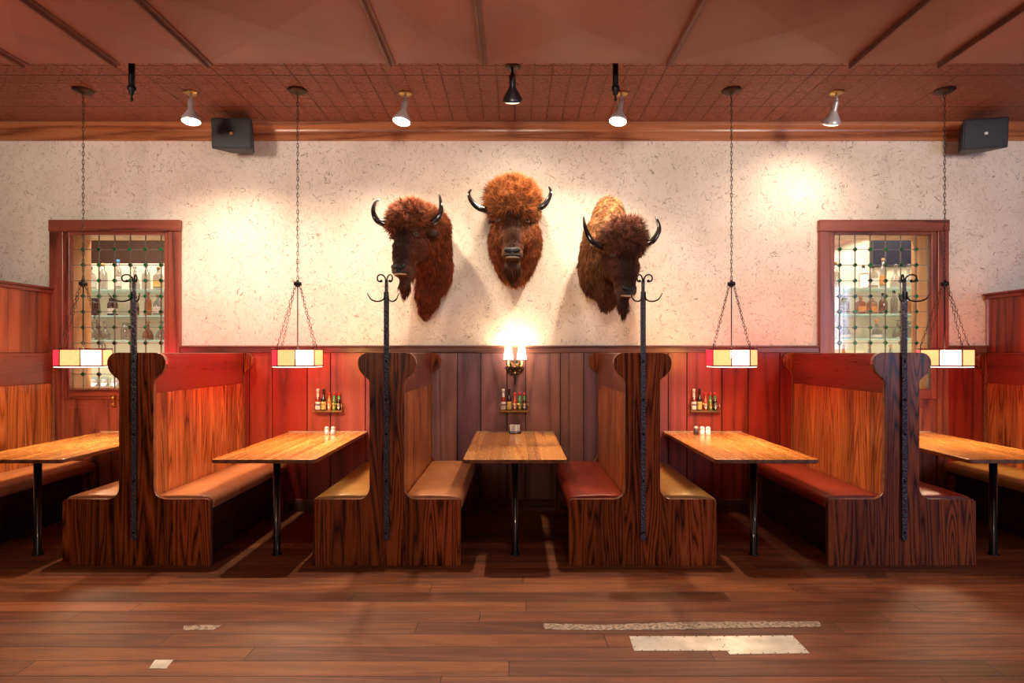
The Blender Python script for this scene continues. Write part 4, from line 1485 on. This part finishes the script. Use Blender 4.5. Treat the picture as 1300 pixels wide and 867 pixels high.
def bison(label, head_at, yaw, pitch, neck, horns, mop, tones, seed, ears, bw=1.0, roll=0.0, count=26000):
    """head_at: point between the horn bases. neck: ellipsoids (centre, radii) in the root frame (y=0 at the wall, out to -y)."""
    rnd = random.Random(seed)
    ox, oz = head_at.x, head_at.z
    root = thing('bison_head', label, 'mounted animal head', (ox, WALL - 0.008, oz), 0, 'mounted bison heads')
    hy = head_at.y - (WALL - 0.008)
    HM = Matrix.Translation((0, hy, 0)) @ Euler((0, 0, yaw)).to_matrix().to_4x4() @ Euler((pitch, roll, 0)).to_matrix().to_4x4()
    HI = HM.inverted()
    head = [((0, 0.0, -0.02), (0.150, 0.14, 0.14)), ((0, 0.02, -0.14), (0.130, 0.125, 0.15)), ((0, 0.0, -0.25), (0.108, 0.110, 0.15)),
            ((0, -0.008, -0.34), (0.092, 0.092, 0.10)), ((0, -0.022, -0.402), (0.092, 0.082, 0.062)), ((0, 0.055, -0.36), (0.066, 0.08, 0.11)),
            ((0, 0.04, -0.435), (0.055, 0.06, 0.045)),
            ((0.085, 0.05, -0.17), (0.07, 0.09, 0.12)), ((-0.085, 0.05, -0.17), (0.07, 0.09, 0.12)),
            ((0.108, -0.045, -0.095), (0.034, 0.034, 0.028)), ((-0.108, -0.045, -0.095), (0.034, 0.034, 0.028)),
            ((0, 0.045, -0.49), (0.052 * bw, 0.05, 0.075)), ((0, 0.05, -0.535), (0.036 * bw, 0.034, 0.055)),
            ((0.15, 0.02, 0.0), (0.05, 0.05, 0.05)), ((-0.15, 0.02, 0.0), (0.05, 0.05, 0.05))]
    bm = B()
    for c, r in head + mop:
        vs = add_ell(bm, c, r, 20)
        bmesh.ops.transform(bm, matrix=HM, verts=vs)
    nk = []
    for c, r in neck:
        cc = Vector((c[0] - ox, c[1] - (WALL - 0.008), c[2] - oz))
        nk.append((cc, r))
        add_ell(bm, cc, r, 24)
    # bridge between head and neck
    hc = HM @ Vector((0, 0.08, -0.1))
    for k in (0.33, 0.66):
        add_ell(bm, hc.lerp(nk[0][0], k), (0.17, 0.17, 0.2), 18)
    me = remeshed(bm, 0.013)
    # keep nothing behind the wall
    bm = bmesh.new(); bm.from_mesh(me)
    bmesh.ops.bisect_plane(bm, geom=bm.verts[:] + bm.edges[:] + bm.faces[:], plane_co=(0, 0.003, 0), plane_no=(0, 1, 0), clear_outer=True)
    edges = [e for e in bm.edges if e.is_boundary]
    if edges:
        bmesh.ops.holes_fill(bm, edges=edges, sides=0)
    for f in bm.faces:
        f.smooth = True
    bmesh.ops.triangulate(bm, faces=bm.faces[:])
    bm.to_mesh(me); bm.free()
    for m in list(me.materials):
        pass
    me.materials.clear()
    me.materials.append(M['fur'])
    body = bpy.data.objects.new('head_and_neck', me)
    C.objects.link(body); body.parent = root
    nv = len(me.vertices)
    co = np.empty(nv * 3); me.vertices.foreach_get('co', co); co = co.reshape(-1, 3)
    no = np.empty(nv * 3); me.vertices.foreach_get('normal', no); no = no.reshape(-1, 3)
    hi = np.array(HI)
    hl = co @ hi[:3, :3].T + hi[:3, 3]

    def regions(p, q):
        """p in the root frame, q in the head frame -> colour, hair length, kind"""
        mopc = np.array(mop[0][0]); mopr = np.array(mop[0][1])
        e = (q - mopc) / mopr
        md = math.sqrt(float((e * e).sum()))
        for c2, r2 in mop[1:]:
            e = (q - np.array(c2)) / np.array(r2)
            md = min(md, math.sqrt(float((e * e).sum())))
        inface = q[1] < 0.10 and abs(q[0]) < 0.165 and -0.47 < q[2] < 0.02
        if md < 1.12 and q[2] > -0.06:
            return tones['mop'], 0.075, 'mop'
        if q[2] < -0.455 and abs(q[0]) < 0.08 and -0.03 < q[1] < 0.12 and q[2] > -0.68:
            return tones['beard'], 0.085, 'beard'
        if q[1] < 0.03 and -0.475 < q[2] < -0.372 and abs(q[0]) < 0.11:
            return tones['muzzle'], 0.009, 'face'
        if inface:
            f = min(1.0, max(0.0, (0.11 - abs(q[0])) / 0.06)) if q[1] < 0.0 else 0.0
            a, b_ = np.array(tones['cheek']), np.array(tones['face'])
            return tuple(a * (1 - f) + b_ * f), (0.036 if q[2] > -0.30 else 0.022), 'face'
        hgt = min(1.0, max(0.0, (p[2] + 0.35) / 0.55))
        a, b_ = np.array(tones['low']), np.array(tones['high'])
        return tuple(a * (1 - hgt) + b_ * hgt), 0.056, 'neck'

    ca = me.color_attributes.new('tint', 'FLOAT_COLOR', 'POINT')
    buf = np.ones((nv, 4))
    for i in range(nv):
        buf[i, :3] = np.array(regions(co[i], hl[i])[0]) * 0.55
    ca.data.foreach_set('color', buf.ravel())
    # hair as solid tapering strands
    tris = np.empty(len(me.polygons) * 3, dtype=np.int32)
    me.polygons.foreach_get('vertices', tris); tris = tris.reshape(-1, 3)
    v0, v1, v2 = co[tris[:, 0]], co[tris[:, 1]], co[tris[:, 2]]
    ar = np.linalg.norm(np.cross(v1 - v0, v2 - v0), axis=1)
    ctr = (v0 + v1 + v2) / 3
    fq = ctr @ hi[:3, :3].T + hi[:3, 3]
    wgt = ar.copy()
    wgt[ctr[:, 1] > -0.002] = 0
    wgt[(fq[:, 2] > -0.1) & (fq[:, 1] < 0.12)] *= 1.7
    wgt /= wgt.sum()
    rs = np.random.RandomState(seed)
    pick = rs.choice(len(tris), count, p=wgt)
    V, Fc, Cl = [], [], []
    down0 = Vector((0, 0, -1))
    hdn = (HM.to_3x3() @ Vector((0, 0, -1))).normalized()
    for ti in pick:
        a, b_ = rs.rand(), rs.rand()
        if a + b_ > 1:
            a, b_ = 1 - a, 1 - b_
        p = v0[ti] * (1 - a - b_) + v1[ti] * a + v2[ti] * b_
        q = hi[:3, :3] @ p + hi[:3, 3]
        col, ln, kind = regions(p, q)
        # leave nose, mouth and eyes clear
        if abs(q[0]) < 0.072 and -0.47 < q[2] < -0.365 and q[1] < -0.045:
            continue
        if abs(abs(q[0]) - 0.115) < 0.026 and abs(q[2] + 0.115) < 0.016 and q[1] < 0:
            continue
        nn = Vector(no[tris[ti][0]])
        down = (down0 - nn * down0.dot(nn)) + Vector((0, 0, -0.12))
        hd = hdn - nn * hdn.dot(nn)
        P = Vector(p)
        cl = noise.noise_vector(P * 21.0 + Vector((seed, 0, 0)))
        cl2 = noise.noise_vector(P * 60.0)
        if kind == 'mop':
            d = nn * 0.75 + cl * 1.5 + cl2 * 0.7 + down * 0.2
        elif kind == 'beard':
            d = nn * 0.25 + down * 1.2 + cl * 0.3
        elif kind == 'face':
            d = nn * 0.30 + hd * 1.0 + cl * 0.45
        else:
            d = nn * 0.48 + down * 0.95 + cl * 0.65 + cl2 * 0.2
        d.normalize()
        ln = ln * rs.uniform(0.6, 1.15)
        side = d.cross(nn)
        if side.length < 1e-3:
            side = d.orthogonal()
        side.normalize()
        up = side.cross(d).normalized()
        w = {'mop': 0.0034, 'beard': 0.0036, 'face': 0.0040, 'neck': 0.0040}[kind]
        bend = down0 * (0.25 if kind != 'mop' else 0.05) + cl2 * (0.9 if kind == 'mop' else 0.3)
        r0 = P - nn * 0.004
        m1 = r0 + d * ln * 0.55
        tip = m1 + (d + bend).normalized() * ln * 0.5
        if tip.y > 0.003:
            tip.y = 0.003
        if m1.y > 0.002 or r0.y > 0.0:
            continue
        base = len(V)
        for c0, ww in ((r0, w), (m1, w * 0.8)):
            V.append(c0 + side * ww * 0.5)
            V.append(c0 - side * ww * 0.5)
            V.append(c0 + up * ww * 0.6)
        V.append(tip)
        for i in range(3):
            j = (i + 1) % 3
            Fc.append((base + i, base + j, base + 3 + j, base + 3 + i))
            Fc.append((base + 3 + i, base + 3 + j, base + 6))
        k = rs.uniform(0.5, 1.5) * (1 + 0.7 * cl.x + 0.4 * cl2.y)
        c3 = (col[0] * k, col[1] * k, col[2] * k, 1)
        c4 = (col[0] * k * 1.25, col[1] * k * 1.25, col[2] * k * 1.25, 1)
        Cl += [c3] * 3 + [c4] * 4
    fm = bpy.data.meshes.new('fur')
    fm.from_pydata([tuple(v) for v in V], [], Fc)
    fm.polygons.foreach_set('use_smooth', [True] * len(fm.polygons))
    fa = fm.color_attributes.new('tint', 'FLOAT_COLOR', 'POINT')
    fa.data.foreach_set('color', np.array(Cl).ravel())
    fm.materials.append(M['fur'])
    fo = bpy.data.objects.new('fur', fm)
    C.objects.link(fo); fo.parent = body
    fo['kind'] = 'stuff'

    def hpts(pts):
        return [HM @ Vector(p) for p in pts]
    # horns: given as (dx, dz) in the picture plane, slightly forward of the poll
    for s, pts in horns:
        P3 = [Vector((x, hy - 0.02 - 0.05 * math.sin(PI * i / (len(pts) - 1)), z)) for i, (x, z) in enumerate(pts)]
        P3 = [Vector((P3[0].x * 0.55, hy + 0.01, P3[0].z - 0.004))] + P3
        # smooth the path
        fine = []
        for i in range(len(P3) - 1):
            p0, p1, p2, p3 = P3[max(i - 1, 0)], P3[i], P3[i + 1], P3[min(i + 2, len(P3) - 1)]
            for k in range(6):
                u = k / 6
                fine.append(0.5 * ((2 * p1) + (p2 - p0) * u + (2 * p0 - 5 * p1 + 4 * p2 - p3) * u * u + (3 * p1 - p0 - 3 * p2 + p3) * u ** 3))
        fine.append(P3[-1])
        n = len(fine)
        rad = [0.004 + 0.037 * (1 - (i / (n - 1))) ** 0.75 for i in range(n)]
        bm = B(); add_tube(bm, fine, rad, 14)
        obj('horn', bm, 'horn', root)
    # ears below the horns
    for s, sc in ears:
        if sc <= 0:
            continue
        bm = B()
        a = HM @ Vector((s * 0.14, 0.03, -0.045))
        d = (HM.to_3x3() @ Vector((s * 1.0, 0.25, -0.12))).normalized()
        vs = add_ell(bm, (0, 0, 0), (0.062 * sc, 0.016, 0.030), 14)
        q = Vector((1, 0, 0)).rotation_difference(d).to_matrix().to_4x4()
        bmesh.ops.transform(bm, matrix=Matrix.Translation(a + d * 0.062 * sc) @ q, verts=vs)
        # fringe of ear hair
        for k in range(60):
            u = rnd.uniform(-1, 1)
            b0 = a + d * 0.062 * sc * (1 + u * 0.9) + Vector((0, rnd.uniform(-0.012, 0.005), rnd.uniform(-0.022, 0.022)))
            tp = b0 + (d * 0.5 + Vector((rnd.uniform(-.4, .4), rnd.uniform(-.3, .3), rnd.uniform(-0.9, 0.3)))).normalized() * 0.028
            add_tube(bm, [b0, tp], [0.0022, 0.0004], 4)
        o = obj('ear', bm, M['ear'], root)
    for s in (-1, 1):
        bm = B(); add_ell(bm, HM @ Vector((s * 0.122, -0.062, -0.113)), (0.0165, 0.0165, 0.0165), 14)
        e = obj('eye', bm, 'eye', root)
        bm = B()
        ring = []
        for k in range(12):
            a = 2 * PI * k / 12
            ring.append(HM @ Vector((s * (0.122 + 0.004 * math.cos(a)) + s * 0.012 * math.cos(a), -0.070 + 0.012 * math.cos(a), -0.113 + 0.014 * math.sin(a))))
        add_tube(bm, ring, 0.004, 6, closed=True)
        obj('eyelid', bm, 'lip', e)
    # muzzle: nose pad, nostrils, lips
    bm = B()
    for c, r in (((0, -0.086, -0.398), (0.056, 0.028, 0.030)), ((0.042, -0.080, -0.390), (0.026, 0.027, 0.024)), ((-0.042, -0.080, -0.390), (0.026, 0.027, 0.024)),
                 ((0, -0.080, -0.425), (0.034, 0.026, 0.018))):
        vs = add_ell(bm, c, r, 16)
        bmesh.ops.transform(bm, matrix=HM, verts=vs)
    ns = obj('nose', bm, 'nose', root)
    for s in (-1, 1):
        bm = B()
        ring = [HM @ Vector((s * (0.040 + 0.013 * math.cos(2 * PI * k / 12)), -0.101 + 0.006 * math.cos(2 * PI * k / 12), -0.392 + 0.010 * math.sin(2 * PI * k / 12))) for k in range(12)]
        add_tube(bm, ring, 0.0045, 6, closed=True)
        obj('nostril', bm, 'nose', ns)
    bm = B()
    pts = [HM @ Vector((0.060 * math.sin(R(a)), -0.020 - 0.060 * math.cos(R(a)), -0.452 + 0.016 * (1 - math.cos(R(a))))) for a in range(-80, 81, 16)]
    add_tube(bm, pts, [0.003 + 0.007 * math.cos(R(a)) for a in range(-80, 81, 16)], 8)
    obj('lower_lip', bm, 'teeth', root)
    bm = B()
    pts = [HM @ Vector((0.078 * math.sin(R(a)), -0.022 - 0.074 * math.cos(R(a)), -0.437 + 0.020 * (1 - math.cos(R(a))))) for a in range(-84, 85, 14)]
    add_tube(bm, pts, [0.003 + 0.004 * math.cos(R(a)) for a in range(-84, 85, 14)], 8)
    obj('mouth', bm, 'nose', root)
    return root


M['ear'] = plain('ear_fur', (0.055, 0.018, 0.009), 0.7)

T_MID = dict(muzzle=(0.24, 0.11, 0.055), mop=(0.40, 0.135, 0.040), beard=(0.085, 0.024, 0.010), face=(0.10, 0.030, 0.012), cheek=(0.32, 0.095, 0.030), low=(0.26, 0.075, 0.024), high=(0.34, 0.11, 0.035))
T_LEFT = dict(muzzle=(0.17, 0.062, 0.036), mop=(0.23, 0.062, 0.024), beard=(0.11, 0.030, 0.015), face=(0.050, 0.017, 0.010), cheek=(0.17, 0.042, 0.019), low=(0.17, 0.034, 0.013), high=(0.25, 0.065, 0.020))
T_RIGHT = dict(muzzle=(0.15, 0.065, 0.040), mop=(0.16, 0.055, 0.030), beard=(0.06, 0.022, 0.014), face=(0.060, 0.022, 0.014), cheek=(0.15, 0.046, 0.025), low=(0.12, 0.038, 0.018), high=(0.42, 0.20, 0.085))

hM = [(-1, [(-0.165, 0.0), (-0.215, 0.012), (-0.285, 0.028), (-0.342, 0.082), (-0.365, 0.145), (-0.345, 0.192)]),
      (1, [(0.165, 0.008), (0.205, 0.022), (0.262, 0.045), (0.305, 0.105), (0.322, 0.165), (0.305, 0.215)])]
bison('mounted bison head with light curly crown, highest of the three', at(650.5, 270, 4.93), R(0), R(-17),
      [((0.0, 5.28, 2.50), (0.235, 0.30, 0.31)), ((0.0, 5.27, 2.80), (0.225, 0.27, 0.25)), ((0.0, 5.42, 2.42), (0.20, 0.15, 0.30))],
      hM, [((0, -0.01, 0.115), (0.225, 0.165, 0.185)), ((0, -0.05, 0.03), (0.19, 0.13, 0.13)), ((0.0, 0.12, 0.22), (0.18, 0.16, 0.15))], T_MID, 11, [(-1, 0.5), (1, 0.5)], 1.5)
hL = [(-1, [(-0.150, 0.0), (-0.200, 0.012), (-0.262, 0.042), (-0.292, 0.110), (-0.285, 0.180), (-0.255, 0.228)]),
      (1, [(0.13, 0.0), (0.175, 0.012), (0.235, 0.050), (0.268, 0.125), (0.262, 0.210), (0.245, 0.282)])]
bison('dark mounted bison head turned to the left, with upright horns, left of the three', at(520.5, 288, 4.90), R(-22), R(-14),
      [((-0.77, 5.30, 2.45), (0.185, 0.28, 0.34)), ((-0.745, 5.36, 2.28), (0.165, 0.22, 0.27)), ((-0.80, 5.37, 2.06), (0.11, 0.17, 0.19)),
       ((-0.83, 5.39, 1.93), (0.060, 0.13, 0.11)), ((-0.76, 5.20, 2.60), (0.18, 0.22, 0.18))],
      hL, [((0.0, -0.01, 0.06), (0.185, 0.15, 0.145)), ((0, -0.06, 0.0), (0.155, 0.11, 0.10)), ((0.03, 0.12, 0.08), (0.16, 0.15, 0.15))], T_LEFT, 12, [(-1, 0.75), (1, 0.95)])
hR = [(-1, [(-0.150, -0.028), (-0.200, -0.018), (-0.262, 0.006), (-0.306, 0.085), (-0.325, 0.165), (-0.326, 0.232)]),
      (1, [(0.14, -0.01), (0.185, -0.004), (0.240, 0.022), (0.285, 0.102), (0.282, 0.172), (0.268, 0.222)])]
bison('dark mounted bison head with a tall pale hump behind, right of the three', at(790.5, 310, 4.85), R(14), R(-6),
      [((0.80, 5.22, 2.40), (0.20, 0.30, 0.34)), ((0.845, 5.28, 2.64), (0.145, 0.25, 0.25)), ((0.74, 5.36, 2.28), (0.155, 0.16, 0.27)),
       ((0.83, 5.20, 2.10), (0.115, 0.20, 0.20)), ((0.81, 5.20, 1.99), (0.07, 0.13, 0.11))],
      hR, [((0.0, -0.01, 0.04), (0.175, 0.15, 0.15)), ((0, -0.06, -0.03), (0.145, 0.12, 0.12)), ((0.06, 0.0, 0.12), (0.12, 0.10, 0.10))], T_RIGHT, 13, [(-1, 0.3), (1, 0.6)])


# ------------------------------------------------------------------ light
def light(kind, name, loc, energy, col, **kw):
    l = bpy.data.lights.new(name, kind)
    l.energy = energy
    l.color = col
    rot = kw.pop('rot', None)
    look = kw.pop('look', None)
    for k, v in kw.items():
        setattr(l, k, v)
    o = bpy.data.objects.new(name, l)
    C.objects.link(o)
    o.location = loc
    if look is not None:
        o.rotation_euler = (Vector(look) - Vector(loc)).to_track_quat('-Z', 'Y').to_euler()
    if rot:
        o.rotation_euler = rot
    return o


WARM = (1.0, 0.78, 0.56)
for (p, d), e in zip(SP, (125, 145, 46, 145, 30)):
    light('SPOT', 'spot_beam', p, e, WARM, spot_size=R(150), spot_blend=1.0, shadow_soft_size=0.03, look=p + d)
for x, lab, rz in PX:
    light('AREA', 'pendant_beam', (x, 4.80, ZB - 0.012), 10, (1.0, 0.72, 0.42), shape='DISK', size=0.2, spread=R(150), rot=(0, 0, 0))
for n_, (x, lab, rz) in enumerate(PX):
    for k, c, e in ([(6, 'r', 11), (7, 'r', 11), (4, 'a', 9), (0, 'r', 8)] if n_ == 1 else [(4, 'r', 6), (5, 'r', 7), (7, 'a', 9)]):
        a = rz + R(17 + 45 + 45 * k)
        p = Vector((x + 0.19 * math.cos(a), 4.80 + 0.19 * math.sin(a), (ZB + ZT) / 2))
        light('SPOT', 'coloured_glass_light', p, e, (1.0, 0.03, 0.05) if c == 'r' else (1.0, 0.45, 0.10), spot_size=R(165), spot_blend=1.0,
              shadow_soft_size=0.0, look=p + Vector((math.cos(a), math.sin(a), 0)))
for s in (-1, 1):
    light('POINT', 'sconce_glow', (s * 0.062, WALL - 0.107, 1.56), 3.4, (1.0, 0.70, 0.40), shadow_soft_size=0.02)
# house lights further forward in the room
for x, y, e in ((-3.6, 1.4, 240), (0.0, 1.0, 210), (3.6, 1.4, 240)):
    light('SPOT', 'house_spot', (x, y, 2.95), e, (1.0, 0.82, 0.66), spot_size=R(80), spot_blend=1.0, shadow_soft_size=0.35, look=(x * 0.9, 5.5, 3.25))
# daylight from a street window behind and to the right
light('AREA', 'window_and_fill', (6.6, -1.5, 1.9), 110, (0.58, 0.68, 1.0), shape='RECTANGLE', size=2.6, size_y=2.0, look=(3.0, 4.0, 1.2))
light('AREA', 'window_and_fill', (-2.5, -4.9, 2.0), 50, (1.0, 0.80, 0.64), shape='RECTANGLE', size=3.5, size_y=2.0, look=(-1.0, 4.0, 1.4))  # warm fill added to brighten the booth fronts; no window stands there
for x in (-2.6, 0.4, 3.0):
    light('SPOT', 'aisle_spot', (x, 2.2, 3.3), 32, (1.0, 0.72, 0.50), spot_size=R(75), spot_blend=1.0, shadow_soft_size=0.05, look=(x, 3.35, 0))
# strip lights of the bar
for x in (-3.95, 3.65):
    light('AREA', 'bar_light', (x, 6.0, 2.98), 26, (1.0, 0.88, 0.74), shape='RECTANGLE', size=2.2, size_y=0.3, look=(x, 6.3, 1.2))
    light('AREA', 'bar_light', (x, 5.86, 1.05), 24, (1.0, 0.88, 0.74), shape='RECTANGLE', size=1.8, size_y=0.2, look=(x, 6.4, 1.8))

w = bpy.data.worlds.new('world')
bpy.context.scene.world = w
w.use_nodes = True
w.node_tree.nodes['Background'].inputs[0].default_value = (0.05, 0.04, 0.035, 1)

# ------------------------------------------------------------------ camera
cam = bpy.data.cameras.new('camera')
co_ = bpy.data.objects.new('camera', cam)
C.objects.link(co_)
co_.location = (0, 0, EYE)
co_.rotation_euler = (R(90), 0, 0)
cam.sensor_fit = 'HORIZONTAL'
cam.sensor_width = 36
cam.lens = F / 1300 * 36
cam.shift_x = -(VX - 650) / 1300
cam.shift_y = (HY - 433.5) / 1300
cam.clip_end = 60
sc = bpy.context.scene
sc.camera = co_
sc.view_settings.view_transform = 'Standard'
sc.view_settings.look = 'None'
sc.view_settings.gamma = 1
sc.view_settings.use_curve_mapping = False
sc.view_settings.exposure = 0.42
